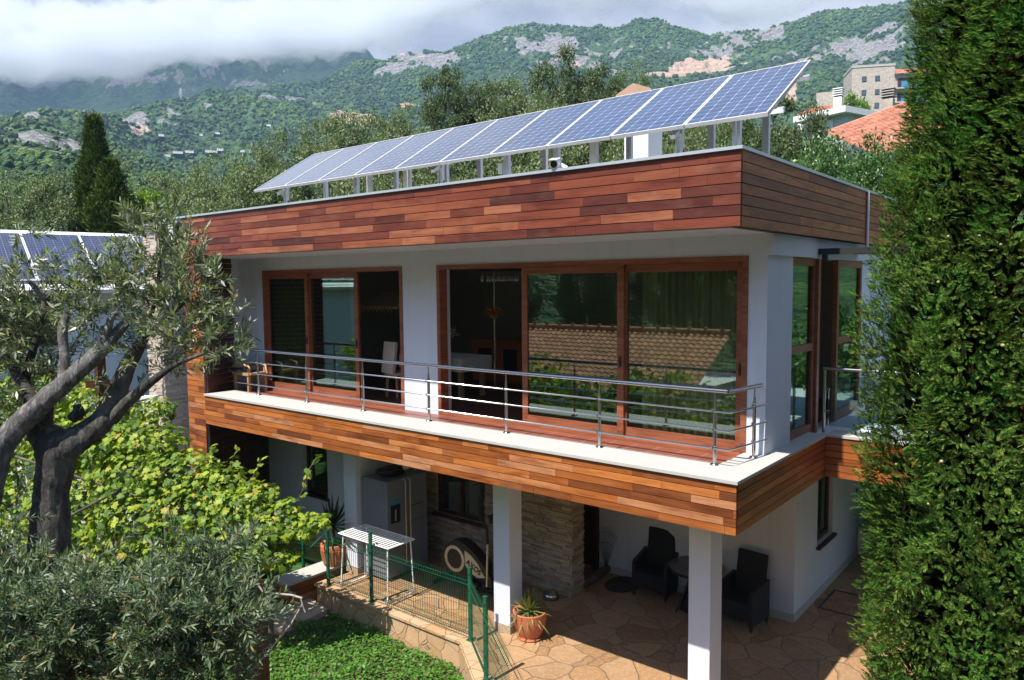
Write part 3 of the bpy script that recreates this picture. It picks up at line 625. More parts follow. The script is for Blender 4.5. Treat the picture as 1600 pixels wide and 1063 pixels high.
fe = thing('wire_fence', (-6, .58, ZG), 'dark green welded wire fence along the terrace edge turning at a tall corner post', 'fence')
for x, zt_ in ((-7.72, 1.22), (-6.55, 1.22), (-4.30, 1.15)): fence_post(x, .58, ZG+.045, ZG+zt_, fe)
wire_panel((-7.69,.58,0), (-6.58,.58,0), ZG+.08, ZG+.98, 'mesh_panel', fe); wire_panel((-6.52,.58,0), (-4.33,.58,0), ZG+.08, ZG+1.02, 'mesh_panel', fe)
dd = np.array([.8,-.6,0]); c0 = np.array([-4.28,.54,0]); c1 = c0+dd*1.15; c2 = c1+dd*1.3
fence_post(c1[0], c1[1], ZG+.045, ZG+1.2, fe); wire_panel(c0+dd*.03, c1-dd*.03, ZG+.08, ZG+1.06, 'mesh_panel', fe); wire_panel(c1+dd*.03, c2, ZG+.08, ZG+1.06, 'mesh_panel', fe)
fe2 = thing('wire_fence', (-9.1, 1.0, -3.7), 'short run of green wire fence behind the wood-clad bench wall', 'fence')
fence_post(-9.2, 1.1, -3.75, -2.75, fe2); fence_post(-10.4, .9, -3.75, -2.75, fe2); wire_panel((-9.17,1.1,0), (-8.62,1.25,0), -3.65, -2.85, 'mesh_panel', fe2); wire_panel((-10.37,.9,0), (-9.23,1.08,0), -3.65, -2.85, 'mesh_panel', fe2)
# --- wood-clad bench wall
bw = thing('bench_wall', (-8.38, .7, -3.85), 'low garden wall clad in brown boards with a pale stone top, beside the lawn', 'wall')
m = MB(); planks(m, (-8.2, .08, -3.86), (0,1,0), (0,0,1), 1.75, 5, .124, (1,0,0), .5, 1.3); planks(m, (-8.54, .06, -3.86), (1,0,0), (0,0,1), .36, 5, .124, (0,-1,0), .5, .6); m.build('boards', 'wood_orange', bw)
MB().box(-8.54, -8.2, .08, 1.85, -3.86, -3.235).build('core', 'concrete', bw); MB().box(-8.6, -8.15, .0, 1.9, -3.235, -3.195).build('top', 'cap', bw)
m = MB(); planks(m, (-9.6, -.15, -3.86), (1,0,0), (0,0,1), 1.05, 3, .13, (0,-1,0), .4, .9); m.box(-9.6, -8.56, -.145, .3, -3.86, -3.48)
t = thing('planter', (-9.1, 0, -3.86), 'low wooden planter box half hidden behind the bench wall', 'planter'); m.build('boards', 'wood_orange', t)
# --- potted plants
def rosette(c, n, L, W, mat, name, par, up=(-.2, 1.3), curve=.5):
    vs, fs = [], []; r = random.Random(n*7+int(L*100))
    for i in range(n):
        a = i*2.39996+r.uniform(-.2, .2); e = up[0]+(up[1]-up[0])*((i+.5)/n)**.8; l = L*r.uniform(.75, 1.1)
        d = np.array([math.cos(a)*math.cos(e), math.sin(a)*math.cos(e), math.sin(e)]); s = np.array([-math.sin(a), math.cos(a), 0]); b = len(vs)
        for j, (t, w) in enumerate(((0,.6), (.3,1), (.6,.85), (.85,.45), (1,.05))):
            p = np.array(c)+d*l*t+np.array([0,0,-curve*l*t*t*.4*math.cos(e)]); nrm = np.cross(s, d)
            vs += [p-s*W*w+nrm*W*.35*w, p, p+s*W*w+nrm*W*.35*w]
        for j in range(4):
            for q in (0, 1): fs.append((b+j*3+q, b+j*3+q+1, b+j*3+q+4, b+j*3+q+3))
    m = MB(); m.add(vs, fs); return m.build(name, mat, par)
MAT['yucca'] = M_leaf('yucca_blade', [(0,(.012,.03,.02)), (.6,(.025,.05,.03)), (1,(.05,.075,.03))], .4, .15)
MAT['yucca_pale'] = M_leaf('variegated_blade', [(0,(.16,.17,.045)), (.35,(.09,.12,.04)), (.7,(.22,.22,.07)), (1,(.30,.27,.12))], .4, .2)
t = thing('potted_yucca', (-8.3, 1.15, -3.195), 'tall dark spiky yucca in an orange basket-like pot on the bench wall', 'potted plant')
m = MB(); m.lathe([(0,0), (.17,0), (.20,.1), (.235,.3), (.25,.40), (.235,.42), (.21,.37), (0,.36)], (-8.3, 1.15, -3.195)); 
for k in range(26): a = 2*PI*k/26; m.tube([(-8.3+.172*math.cos(a), 1.15+.172*math.sin(a), -3.19), (-8.3+.203*math.cos(a), 1.15+.203*math.sin(a), -3.09), (-8.3+.242*math.cos(a), 1.15+.242*math.sin(a), -2.88)], .012, 5)
m.build('pot', 'terracotta', t); MB().tube([(-8.3,1.15,-2.85), (-8.3,1.15,-2.5)], [.04,.035], 8).build('stem', M_bark('yucca_stem', (.05,.035,.02), (.11,.08,.05), (.18,.13,.09), 3), t)
rosette((-8.3, 1.15, -2.47), 60, .62, .022, 'yucca', 'leaves', t, (-.35, 1.45))
rosette((-8.3, 1.15, -2.84), 26, .25, .03, 'clover', 'underplanting', t, (.0, 1.1))
t = thing('potted_agave', (-3.72, 1.28, ZG), 'variegated yellow-green spiky plant in a round terracotta pot beside the white column', 'potted plant')
m = MB(); m.lathe([(0,.0), (.17,0), (.18,.03), (.165,.035), (.18,.06), (.235,.2), (.262,.32), (.255,.40), (.262,.42), (.235,.42), (.22,.36), (0,.35)], (-3.72, 1.28, ZG)); m.build('pot', 'terracotta', t)
MB().lathe([(0,0), (.19,0), (.21,.035), (.195,.035), (.18,.012), (0,.012)], (-3.72, 1.28, ZG+.001)).build('saucer', 'terracotta', t); MB().lathe([(0,.0), (.22,.0)], (-3.72, 1.28, ZG+.37)).build('soil', 'soil', t)
rosette((-3.72, 1.28, ZG+.40), 85, .40, .017, 'yucca_pale', 'leaves', t, (-.3, 1.45), .9)
# --- drying rack
t = thing('drying_rack', (-6.85, .95, ZG), 'white folding laundry drying rack standing by the terrace fence', 'drying rack')
z = ZG+1.0; m = MB()
for k in range(11): y = .66+.6*k/10; m.tube([(-7.5, y, z), (-6.2, y, z)], .008 if 0 < k < 10 else .012, 6)
for x in (-7.5, -6.2): m.tube([(x, .66, z), (x, 1.26, z)], .012, 6)
m.build('top', 'white_paint', t)
for x, x2 in ((-7.42, -7.46), (-6.26, -6.24)):
    m = MB(); m.tube([(x, .70, z-.01), (x2, .66, ZG+.09)], .013, 6); m.tube([(x, 1.22, z-.01), (x2, 1.26, ZG+.09)], .013, 6); m.tube([(x2, .66, ZG+.09), (x2, .69, ZG+.055), (x2, 1.0, ZG+.05), (x2, 1.24, ZG+.055), (x2, 1.26, ZG+.09)], .015, 6); m.build('leg', 'white_paint', t)
    m = MB()
    for y in (.66, 1.26): m.obox((x2, y, ZG+.075), (1,0,0), (0,1,0), (0,0,1), .03, .045, .03)
    m.build('foot', 'alu', t)
# --- fridge
MAT['fridge'] = M_plain('silver_fridge', (.19,.21,.25), .4, .3, var=.06, scale=3)
fr = thing('fridge', (-7.3, 1.85, ZG), 'large silver side-by-side fridge with two long bar handles under the balcony', 'fridge')
MB().box(-7.68, -7.06, 1.36, 2.34, ZG+.03, ZG+1.84).build('body', 'fridge', fr)
for a, b in ((1.36, 1.795), (1.805, 2.34)): MB().box(-7.055, -6.99, a, b, ZG+.08, ZG+1.84).build('door', 'fridge', fr)
d = fr.children[1]
MB().box(-6.989, -6.985, 1.43, 1.66, ZG+1.06, ZG+1.44).build('dispenser', 'black', d); MAT['blue_panel'] = M_plain('blue_panel', (.04,.22,.36), .3); MB().box(-6.986, -6.98, 1.43, 1.66, ZG+1.40, ZG+1.48).build('panel', 'blue_panel', d)
MB().box(-6.986, -6.982, 1.53, 1.56, ZG+1.1, ZG+1.3).build('lever', 'alu', d); d2 = [c for c in fr.children if c.name.startswith('door')][1]
MB().box(-6.989, -6.986, 1.9, 2.25, ZG+1.28, ZG+1.295).build('seam', 'black', d2); MB().box(-6.989, -6.986, 1.9, 2.25, ZG+1.0, ZG+1.008).build('seam', 'black', d2)
MAT['handle'] = M_plain('champagne_handle', (.52,.42,.33), .35, .4)
for y, dr in ((1.745, d), (1.86, d2)): MB().tube([(-6.985, y, ZG+.25), (-6.93, y, ZG+.28), (-6.93, y, ZG+1.8), (-6.985, y, ZG+1.83)], .013, 8).build('handle', 'handle', dr)
t = thing('paper_bag', (-7.35, 1.75, ZG+1.84), 'dark crumpled bags lying on top of the fridge', 'bag'); 
V = rand_unit(160)*np.array([.22,.34,.09])+np.array([-7.35, 1.78, ZG+1.92])
import bmesh
def hull(V, name, mat, par=None, smooth=False):
    bm = bmesh.new(); [bm.verts.new(tuple(v)) for v in V]; bmesh.ops.convex_hull(bm, input=bm.verts); bmesh.ops.delete(bm, geom=[v for v in bm.verts if not v.link_faces], context='VERTS')
    me = bpy.data.meshes.new(name); org = Vector(par['_org'] if par else (0,0,0)); bmesh.ops.translate(bm, verts=bm.verts, vec=-org); bm.to_mesh(me); bm.free(); me.materials.append(MAT[mat]); [setattr(p, 'use_smooth', smooth) for p in me.polygons]; return link(name, me, par)
V[:, 2] = np.maximum(V[:, 2]+.05*fbm(V*6, 2), ZG+1.841); hull(V, 'bag', 'black', t)
V = rand_unit(60)*np.array([.1,.12,.07])+np.array([-7.2, 2.0, ZG+1.97]); V[:, 2] = np.maximum(V[:, 2], ZG+1.9); hull(V, 'bottle_bag', 'alu', t)
# --- cross trainer (flywheel housing with cream ring and lettering, tall handle bars)
el = thing('cross_trainer', (-5.6, 2.05, ZG), 'black and cream elliptical trainer with round flywheel cover against the stone wall', 'exercise machine')
MAT['cream'] = M_plain('cream_plastic', (.55,.47,.30), .45)
prof = [(-6.22,-2.93), (-6.2,-2.72), (-6.1,-2.55), (-5.95,-2.45), (-5.8,-2.43), (-5.6,-2.49), (-5.4,-2.61), (-5.2,-2.78), (-5.04,-2.97), (-5.04,-3.1), (-5.5,-3.1), (-5.9,-3.06), (-6.12,-3.03)]
m = MB(); m.prism(prof[::-1], 'Y', 1.94, 2.16); m.build('housing', 'black', el)
cx, cz = -5.90, -2.77; m = MB(); k = 40
for i in range(k):
    a, b = 2*PI*i/k, 2*PI*(i+1)/k; q = lambda r, t, y: (cx+r*math.cos(t), y, cz+r*math.sin(t))
    m.quad(q(.18,a,1.925), q(.235,a,1.925), q(.235,b,1.925), q(.18,b,1.925)); m.quad(q(.235,a,1.925), q(.235,a,1.94), q(.235,b,1.94), q(.235,b,1.925)); m.quad(q(.18,a,1.94), q(.18,a,1.925), q(.18,b,1.925), q(.18,b,1.94))
m.build('ring', 'cream', el)
m = MB(); m.prism([(-5.65,-2.57), (-5.5,-2.63), (-5.34,-2.75), (-5.19,-2.95), (-5.36,-2.99), (-5.54,-2.93), (-5.645,-2.82)][::-1], 'Y', 1.925, 1.94); pl = m.build('side_panel', 'cream', el)
cu = bpy.data.curves.new('lettering', 'FONT'); cu.body = 'AXOS'; cu.size = .135; cu.extrude = .003; cu.offset = .004; tx = bpy.data.objects.new('lettering_curve', cu); COL.objects.link(tx)
dg = bpy.context.evaluated_depsgraph_get(); me = bpy.data.meshes.new_from_object(tx.evaluated_get(dg)); bpy.data.objects.remove(tx); me.name = 'lettering'
u = np.array([.35,0,-.16]); u /= np.linalg.norm(u); w = np.array([u[2]*-1, 0, u[0]]); M4 = Matrix(((u[0], w[0], 0, -5.62+5.6), (0, 0, -1, 1.922-2.05), (u[2], w[2], 0, -2.785-ZG), (0,0,0,1)))
me.transform(M4); me.materials.clear(); me.materials.append(MAT['black']); link('lettering', me, pl)
m = MB(); m.tube([(-6.35,2.05,-3.2), (-4.7,2.05,-3.2)], .05, 10); m.tube([(-6.0,2.05,-3.2), (-6.0,2.05,-3.0)], .06, 10); m.tube([(-5.3,2.05,-3.2), (-5.3,2.05,-3.0)], .06, 10); m.tube([(-6.3,1.8,-3.25), (-6.3,2.3,-3.25)], .04, 10); m.tube([(-4.75,1.75,-3.25), (-4.75,2.35,-3.25)], .045, 10); m.tube([(-5.15,2.05,-3.2), (-5.0,2.05,-2.2), (-5.02,2.05,-1.95)], .035, 10); m.build('frame', 'black', el)
for sgn in (-1, 1):
    y = 2.05+sgn*.2; MB().tube([(-5.08,y,-3.05), (-5.05,y,-2.3)], .017, 8).build('lower_arm', 'cream', el)
    MB().tube([(-5.05,y,-2.3), (-5.06,y,-2.05), (-5.12,y-.02,-1.95), (-5.2,y-.03,-1.8), (-5.21,y-.03,-1.62), (-5.17,y-.03,-1.42)], .024, 8).build('handle', 'black', el); MB().obox((-5.45, y, -3.08), (1,0,0), (0,1,0), (0,0,1), .2, .06, .02).build('pedal', 'black', el)
MB().obox((-5.05, 2.05, -1.9), (.9,0,.3), (0,1,0), (-.3,0,.9), .04, .12, .08).build('console', 'black', el)
# --- dog bowl, step, mat
t = thing('dog_bowl', (-4.3, 2.62, ZG), 'shiny steel pet bowl on the paving at the foot of the stone wall', 'bowl'); MB().lathe([(0,.01), (.10,.01), (.135,.0), (.145,.0), (.12,.1), (.112,.1), (.08,.03), (0,.028)], (-4.3, 2.62, ZG), 24).build('bowl', 'steel', t)
m = MB(); r0 = random.Random(3); m.tube([(-4.12+.03*math.sin(k), 3.28+.16*k, ZG+.075) for k in range(7)], [.07+.01*r0.random() for k in range(7)], 10); lo = m.build('firewood_log', M_bark('log_bark', (.05,.03,.02), (.11,.07,.045), (.17,.11,.07), 2)); rebase(lo, (-4.1, 3.8, ZG)); tag(lo, 'brown log lying on the paving across the entrance', 'log')
m = MB(); m.lathe([(0,.02), (.36,.02), (.38,.0)], (0,0,0), 32); mt = m.build('door_mat', M_plain('dark_mat', (.035,.022,.018), .95, var=.4, scale=30, bump=.8)); mt.location = (-3.62, 3.86, ZG+.002); mt.scale = (.8,1.0,1); tag(mt, 'dark oval mat on the flagstones by the entrance', 'mat')
# wire trellis fan leaning in the doorway
t = thing('wire_trellis', (-4.1, 4.0, ZG), 'dark fan-shaped wire trellis leaning in the entrance doorway', 'trellis'); m = MB()
for k in range(11): a = -.55+.11*k; m.tube([(-4.08, 4.05, ZG+.12), (-4.08+.2*math.sin(a), 4.05, ZG+.1+.4*math.cos(a)), (-4.08+.42*math.sin(a), 4.08, ZG+.1+.8*math.cos(a))], .003, 5)
for rr in (.3, .5, .7): m.tube([(-4.08+rr*.52*math.sin(-.55+.11*k), 4.06, ZG+.12+rr*1.0*math.cos(-.55+.11*k)) for k in range(11)], .004, 5)
m.build('wires', 'black', t)
# --- rattan armchairs and table
def armchair(x, y, rz, lab):
    t = thing('rattan_armchair', (x, y, ZG), lab, 'armchair', 'rattan armchairs at the terrace table'); z = ZG
    def rb(name, c, h, u=(1,0,0), v=(0,1,0), w=(0,0,1)):
        m = MB(); m.obox((x+c[0], y+c[1], z+c[2]), u, v, w, *h); o = m.build(name, 'rattan', t); b = o.modifiers.new('b', 'BEVEL'); b.width = .02; b.segments = 2; return o
    rb('seat', (0,-.02,.30), (.27,.27,.13)); rb('backrest', (0,.30,.66), (.25,.035,.40), (1,0,0), (0,.985,-.17), (0,.17,.985))
    for s in (-1, 1):
        m = MB(); X = x+s*.285; pts = [(-.28,.1), (-.27,.58), (-.22,.63), (0,.65), (.2,.68), (.3,.70), (.3,.1)]
        m.prism([(y+p, z+q) for p, q in pts][::-1], 'X', X-.028, X+.028); m.build('arm', 'rattan', t)
        for yy in (-.25, .26):
            q = MB().box(X-.02, X+.02, y+yy-.02, y+yy+.02, z+.03, z+.2).build('leg', 'rattan', t); MB().tube([(X, y+yy, z), (X, y+yy, z+.035)], .014, 8).build('foot', 'steel', q)
    t.rotation_euler = (0,0,rz)
armchair(-2.98, 3.86, .12, 'dark rattan armchair left of the round table, nearest the entrance')
armchair(-1.38, 3.72, -.10, 'dark rattan armchair right of the round table, half behind the corner column')
t = thing('round_table', (-2.15, 3.72, ZG), 'round dark table between the two rattan armchairs', 'table')
MAT['table_top'] = M_plain('grey_table_top', (.10,.10,.105), .25, var=.1)
MB().lathe([(0,.72), (.44,.72), (.45,.735), (.44,.745), (0,.746)], (-2.15, 3.72, ZG), 40).build('tabletop', 'table_top', t); MB().lathe([(.40,.66), (.425,.66), (.425,.72), (.40,.72)], (-2.15, 3.72, ZG), 32).build('apron', 'rattan', t)
m = MB(); m.lathe([(.28,.02), (.14,.5), (.2,.68)], (-2.15, 3.72, ZG), 8); m.build('pedestal', 'rattan', t)
for k in range(4):
    a = PI/4+k*PI/2+.2; MB().tube([(-2.15+.38*math.cos(a), 3.72+.38*math.sin(a), ZG), (-2.15+.33*math.cos(a), 3.72+.33*math.sin(a), ZG+.1), (-2.15+.12*math.cos(a), 3.72+.12*math.sin(a), ZG+.55)], [.014,.018,.02], 8).build('leg', 'black', t)
# paving inset frame
m = MB()
for a, b, c, d in ((-.6,.3,5.0,5.03), (-.6,.3,5.9,5.93), (-.6,-.57,5.03,5.9), (.27,.3,5.03,5.9)): m.box(a, b, c, d, ZG+.003, ZG+.008)
struct('paving_frame', m, 'black')
# ================================================================== TERRAIN
def interp(x, pts): return np.interp(x, [p[0] for p in pts], [p[1] for p in pts])
def skyline(pts):
    q = sorted((azel(x, y) for x, y in pts)); return [a for a, e in q], [e for a, e in q]
SK1 = skyline([(-300,215), (-60,200), (0,197), (60,193), (130,210), (190,235), (300,275), (430,300), (600,310), (900,300), (1200,262), (1290,225), (1400,190), (1600,150), (1800,140)])
SK2 = skyline([(-300,300), (0,262), (100,228), (165,203), (234,186), (300,168), (327,148), (378,134), (430,131), (498,128), (550,107), (616,89), (650,81), (690,80), (712,74), (767,50), (822,30), (864,28), (901,34), (950,37), (1001,22), (1036,29), (1070,41), (1108,46), (1198,43), (1270,27), (1335,22), (1425,13), (1600,5), (1900,20)])
SK3 = skyline([(-300,60), (-50,75), (60,60), (150,72), (230,48), (300,40), (400,58), (500,60), (560,85), (620,110), (700,120), (1600,120)])
NA, NR = 900, 420
A = np.linspace(math.radians(-95), math.radians(22), NA)
Rr = np.concatenate([np.linspace(14, 60, 24), np.geomspace(62, 440, 140), np.linspace(445, 960, 170), np.linspace(970, 1800, 110)]); NR = len(Rr)
e1, e2, e3 = (np.interp(A, *s) for s in (SK1, SK2, SK3))
GZ = CAM[2]
def ground_z(r, i=None, a=None):
    # height along one azimuth: garden level, rising slope, near hill, main ridge, far mountain
    E1, E2, E3 = (np.interp(a, *s) for s in (SK1, SK2, SK3))
    R1, R2, R3 = 400., 900., 1500.
    xs = [0, 18, 34, 60, 120, R1, R1*1.16, R1*1.5, R2, R2*1.1, 1180, R3, 1800]
    zs = [-3.9, -3.9, .8, 5, 13, GZ+R1*E1, GZ+R1*1.16*E1-7, GZ+R1*1.5*(E1*.5+E2*.5)-6, GZ+R2*E2, GZ+R2*1.1*E2-45, GZ+1180*(E2*.55+E3*.45)-45, GZ+R3*E3, GZ+R3*E3-100]
    return np.interp(r, xs, zs)
Z = np.stack([ground_z(Rr, a=a) for a in A], 0)
X2 = CAM[0]+np.sin(A)[:, None]*Rr[None]; Y2 = CAM[1]+np.cos(A)[:, None]*Rr[None]
P3 = np.stack([X2, Y2, np.zeros_like(X2)], -1)
def relief(P, r):
    big = fbm(P/170., 5, 3); rid = 1-np.abs(fbm(P/110.+4, 4, 9)); sm = fbm(P/22., 4, 20)
    k = np.clip((r-90)/380., 0, 1)
    edge = np.exp(-((r-900)/80.)**2)*.75+np.exp(-((r-400)/40.)**2)*.75
    return k*(big*.028*r+rid*.022*r-.02*r)*(1-edge)+np.clip((r-60)/200, 0, 1)*sm*(1.6+.0022*r)
Z = Z+relief(P3, np.broadcast_to(Rr[None], Z.shape))
V = np.stack([X2, Y2, Z], -1).reshape(-1, 3)
ii, jj = np.meshgrid(np.arange(NA-1), np.arange(NR-1), indexing='ij'); q = ii*NR+jj
F = np.stack([q.ravel(), (q+1).ravel(), (q+NR+1).ravel(), (q+NR).ravel()], 1)[:, ::-1]
def spot(pts):      # soft mask of patches given as (photo x, y, half width px, half height px, range r)
    aa = np.broadcast_to(A[:, None], Z.shape); ee = (Z-GZ)/Rr[None]; m = np.zeros_like(Z)
    for x, y, w, h, r0, r1 in pts:
        a, e = azel(x, y); g = 1/FPX
        d = ((aa-a)/(w*g))**2+((ee-e)/(h*g))**2
        m = np.maximum(m, np.exp(-d*1.2)*((Rr[None] > r0) & (Rr[None] < r1)))
    return m
rn = .8*fbm(P3/60., 3, 40, .6)+.55*fbm(P3/16., 3, 50)+.75*fbm(P3/5.5, 2, 55)
rockp = spot([(985,72,85,34,460,960), (860,70,70,22,460,960), (700,95,60,18,460,960), (610,110,50,10,460,960), (1150,72,60,30,460,960), (1240,80,32,25,460,960), (1300,62,50,26,460,960), (1345,80,30,30,460,960), (1200,60,50,18,460,960), (1390,45,34,16,460,960), (1120,85,50,25,460,960), (185,193,24,12,440,960), (215,184,16,10,440,960), (220,125,90,22,1000,1800), (380,128,40,15,1000,1800), (60,180,22,10,440,960), (60,225,50,18,200,440), (100,230,25,12,200,440), (1385,70,30,20,460,960), (435,155,60,8,460,960), (270,178,14,7,440,960), (330,165,35,6,460,960)])
rock = np.clip((rn*1.1+rockp*1.85-1.28)*2.2, 0, 1)
scar = spot([(545,183,42,16,420,960), (640,165,35,5,420,960), (1095,104,60,14,420,960), (1075,98,14,12,420,960), (1230,135,20,28,250,800), (1050,115,50,6,420,960), (212,205,16,6,420,900), (300,213,30,3,200,600)])
scar = np.clip((scar+.3*rn-.38)*4, 0, 1)
g = N('hillside'); at1 = g.n('Attribute', attribute_name='rock').outputs['Fac']; at2 = g.n('Attribute', attribute_name='scar').outputs['Fac']; v = g.obj()
nb = g.noise(.0042, 5, rough=.6); nm = g.noise(.035, 5, rough=.7); nf = g.noise(.22, 4, rough=.7)
can = g.n('TexVoronoi', {'Scale': .14, 'Vector': v, 'Randomness': 1}, feature='F1'); cd = can.outputs['Distance']; cc = g.n('SeparateColor', {0: can.outputs['Color']}).outputs[0]
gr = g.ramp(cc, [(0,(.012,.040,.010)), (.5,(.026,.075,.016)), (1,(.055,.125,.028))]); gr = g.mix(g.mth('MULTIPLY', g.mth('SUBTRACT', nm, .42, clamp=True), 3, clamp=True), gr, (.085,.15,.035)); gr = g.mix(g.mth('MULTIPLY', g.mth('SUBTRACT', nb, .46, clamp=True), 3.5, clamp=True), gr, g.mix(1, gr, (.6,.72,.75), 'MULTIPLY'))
rk = g.ramp(g.noise(.35, 5, rough=.8), [(.32,(.07,.068,.062)), (.48,(.20,.19,.178)), (.66,(.37,.35,.335))])
rm = g.mth('MULTIPLY', g.mth('SUBTRACT', g.mth('ADD', at1, g.mth('MULTIPLY', nf, .6)), .72), 5, clamp=True)
c = g.mix(rm, gr, rk); c = g.mix(g.mth('MULTIPLY', g.mth('SUBTRACT', g.mth('ADD', at2, g.mth('MULTIPLY', nf, .3)), .55), 6, clamp=True), c, g.mix(nm, (.50,.38,.29), (.44,.27,.18)))
hgt = g.mth('SUBTRACT', g.mth('MULTIPLY', nf, 1.5), cd)
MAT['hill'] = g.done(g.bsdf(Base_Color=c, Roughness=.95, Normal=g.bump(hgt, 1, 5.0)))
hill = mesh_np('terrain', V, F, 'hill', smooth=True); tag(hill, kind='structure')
for nme, arrv in (('rock', rock), ('scar', scar)):
    a_ = hill.data.attributes.new(nme, 'FLOAT', 'POINT'); a_.data.foreach_set('value', arrv.astype(np.float32).ravel())
# ground beneath and behind the camera, rising to a wooded slope on that side (what the door glass mirrors)
na, nr = 160, 40; aa = np.linspace(math.radians(20), math.radians(268), na); rr = np.concatenate([[13.9], np.geomspace(14, 420, nr-1)])
zz = -3.95+np.clip((rr-34)/60, 0, 1)**1.3*22+np.clip((rr-90)/330, 0, 1)*130; side = np.clip(np.minimum(aa-math.radians(60), math.radians(262)-aa)/.5, 0, 1)
zz = -3.95+(zz+3.95)[None]*side[:, None]; X3 = CAM[0]+np.sin(aa)[:, None]*rr; Y3 = CAM[1]+np.cos(aa)[:, None]*rr; zz = zz+fbm(np.stack([X3, Y3, X3*0], -1)/14., 4, 5)*np.clip((rr-30)/50, 0, 1)[None]*3
V = np.stack([X3, Y3, zz], -1).reshape(-1, 3); i2, j2 = np.meshgrid(np.arange(na-1), np.arange(nr-1), indexing='ij'); q = i2*nr+j2; F = np.stack([q.ravel(), (q+nr).ravel(), (q+nr+1).ravel(), (q+1).ravel()], 1)[:, ::-1]
tag(mesh_np('terrain_behind', V, F, 'hill', smooth=True), kind='structure')
k = 64; th = np.linspace(0, 2*PI, k, endpoint=False); m = MB(); m.face([(CAM[0]+14.3*math.sin(t), CAM[1]+14.3*math.cos(t), -3.93) for t in th[::-1]]); struct('ground', m, 'soil')
# scrub and woods as crowns on the slopes
def height_at(x, y):
    dx, dy = x-CAM[0], y-CAM[1]; r = np.hypot(dx, dy); a = np.arctan2(dx, dy)
    fi = np.clip((a-A[0])/(A[1]-A[0]), 0, NA-1.001); fj = np.interp(r, Rr, np.arange(NR)); i = fi.astype(int); j = np.minimum(fj.astype(int), NR-2); u, v_ = fi-i, fj-j
    return Z[i, j]*(1-u)*(1-v_)+Z[i+1, j]*u*(1-v_)+Z[i, j+1]*(1-u)*v_+Z[i+1, j+1]*u*v_, rock[i, j]*(1-u)+rock[i+1, j]*u, scar[i, j]
ico_v = []; ph = (1+5**.5)/2
for a in (-1, 1):
    for b in (-ph, ph): ico_v += [(0,a,b), (a,b,0), (b,0,a)]
ico_v = unit(np.array(ico_v)); bm = bmesh.new(); [bm.verts.new(v) for v in ico_v]; bmesh.ops.convex_hull(bm, input=bm.verts); bm.verts.index_update(); ico_v = np.array([v.co[:] for v in bm.verts]); ico_f = np.array([[v.index for v in f.verts] for f in bm.faces]); bm.free()
def blobs(n, r0, r1, s0, s1, name, az0=-88, az1=18, pw=1.4):
    a = np.radians(rng.uniform(az0, az1, n)); r = (r0**pw+(r1**pw-r0**pw)*rng.random(n))**(1/pw); x = CAM[0]+np.sin(a)*r; y = CAM[1]+np.cos(a)*r
    z, rk_, sc_ = height_at(x, y); keep = (rng.random(n) > rk_*1.15+.03) & (fbm(np.stack([x, y, x*0], 1)/34., 3, 61)+.35*rng.normal(size=n) > -.42) & (sc_ < .3); x, y, z, r = x[keep], y[keep], z[keep], r[keep]; n = len(x)
    s = rng.uniform(s0, s1, n)*(.6+.4*np.clip(r/500, 0, 1.6)); sc = np.stack([s, s, s*rng.uniform(.7, 1.25, n)], 1)
    Vv = ico_v[None]*(1+.35*rng.normal(size=(n, 12, 1)))*sc[:, None]+np.stack([x, y, z+s*.45], 1)[:, None]
    Ff = (ico_f[None]+12*np.arange(n)[:, None, None]).reshape(-1, 3); return Vv.reshape(-1, 3), Ff
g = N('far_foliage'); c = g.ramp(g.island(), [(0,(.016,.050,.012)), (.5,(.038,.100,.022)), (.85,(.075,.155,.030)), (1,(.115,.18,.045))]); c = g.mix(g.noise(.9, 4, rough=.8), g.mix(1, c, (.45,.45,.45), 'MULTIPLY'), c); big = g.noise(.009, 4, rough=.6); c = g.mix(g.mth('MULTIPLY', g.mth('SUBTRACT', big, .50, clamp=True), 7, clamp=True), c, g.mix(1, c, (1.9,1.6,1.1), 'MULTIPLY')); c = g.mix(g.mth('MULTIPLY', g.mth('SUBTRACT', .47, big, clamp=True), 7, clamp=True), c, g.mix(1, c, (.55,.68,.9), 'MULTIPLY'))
MAT['far_foliage'] = g.done(g.bsdf(Base_Color=c, Roughness=.9, Normal=g.bump(g.noise(1.6, 3), 1, 1.2)))
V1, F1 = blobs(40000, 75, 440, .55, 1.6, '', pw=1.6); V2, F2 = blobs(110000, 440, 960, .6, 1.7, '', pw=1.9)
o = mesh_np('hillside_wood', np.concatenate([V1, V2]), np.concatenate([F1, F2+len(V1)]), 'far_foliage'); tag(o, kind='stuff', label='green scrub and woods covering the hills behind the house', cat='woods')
# ================================================================== TREES
def bark_tube(paths, seg=14, amp=.08):
    m = MB()
    for pts, rs in paths:
        pts = np.array(pts, float); n = len(pts); t = np.linspace(0, n-1, (n-1)*14+1); k = np.clip(t.astype(int), 0, n-2); u = (t-k)[:, None]
        def P_(i): return pts[np.clip(i, 0, n-1)]
        p0, p1, p2, p3 = P_(k-1), P_(k), P_(k+1), P_(k+2); c = .5*((2*p1)+(-p0+p2)*u+(2*p0-5*p1+4*p2-p3)*u**2+(-p0+3*p1-3*p2+p3)*u**3)
        r = np.interp(t, np.arange(n), rs); i0 = len(m.v); m.tube(c, r, seg); vv_ = np.array(m.v[i0:]); cc_ = np.repeat(c, seg, 0); cc_ = np.concatenate([cc_, cc_[:seg][::-1], cc_[-seg:]]) if len(vv_) > len(cc_) else cc_
        dv = vv_-cc_[:len(vv_)]; rad = np.linalg.norm(dv, axis=1, keepdims=True); s = 1+amp*(fbm(vv_*np.array([7,7,2.5]), 4, 2)[:, None]+.35*fbm(vv_*np.array([34,34,9]), 3, 6)[:, None]); vv_ = cc_[:len(vv_)]+dv*s
        m.v[i0:] = [tuple(q_) for q_ in vv_]
    return m
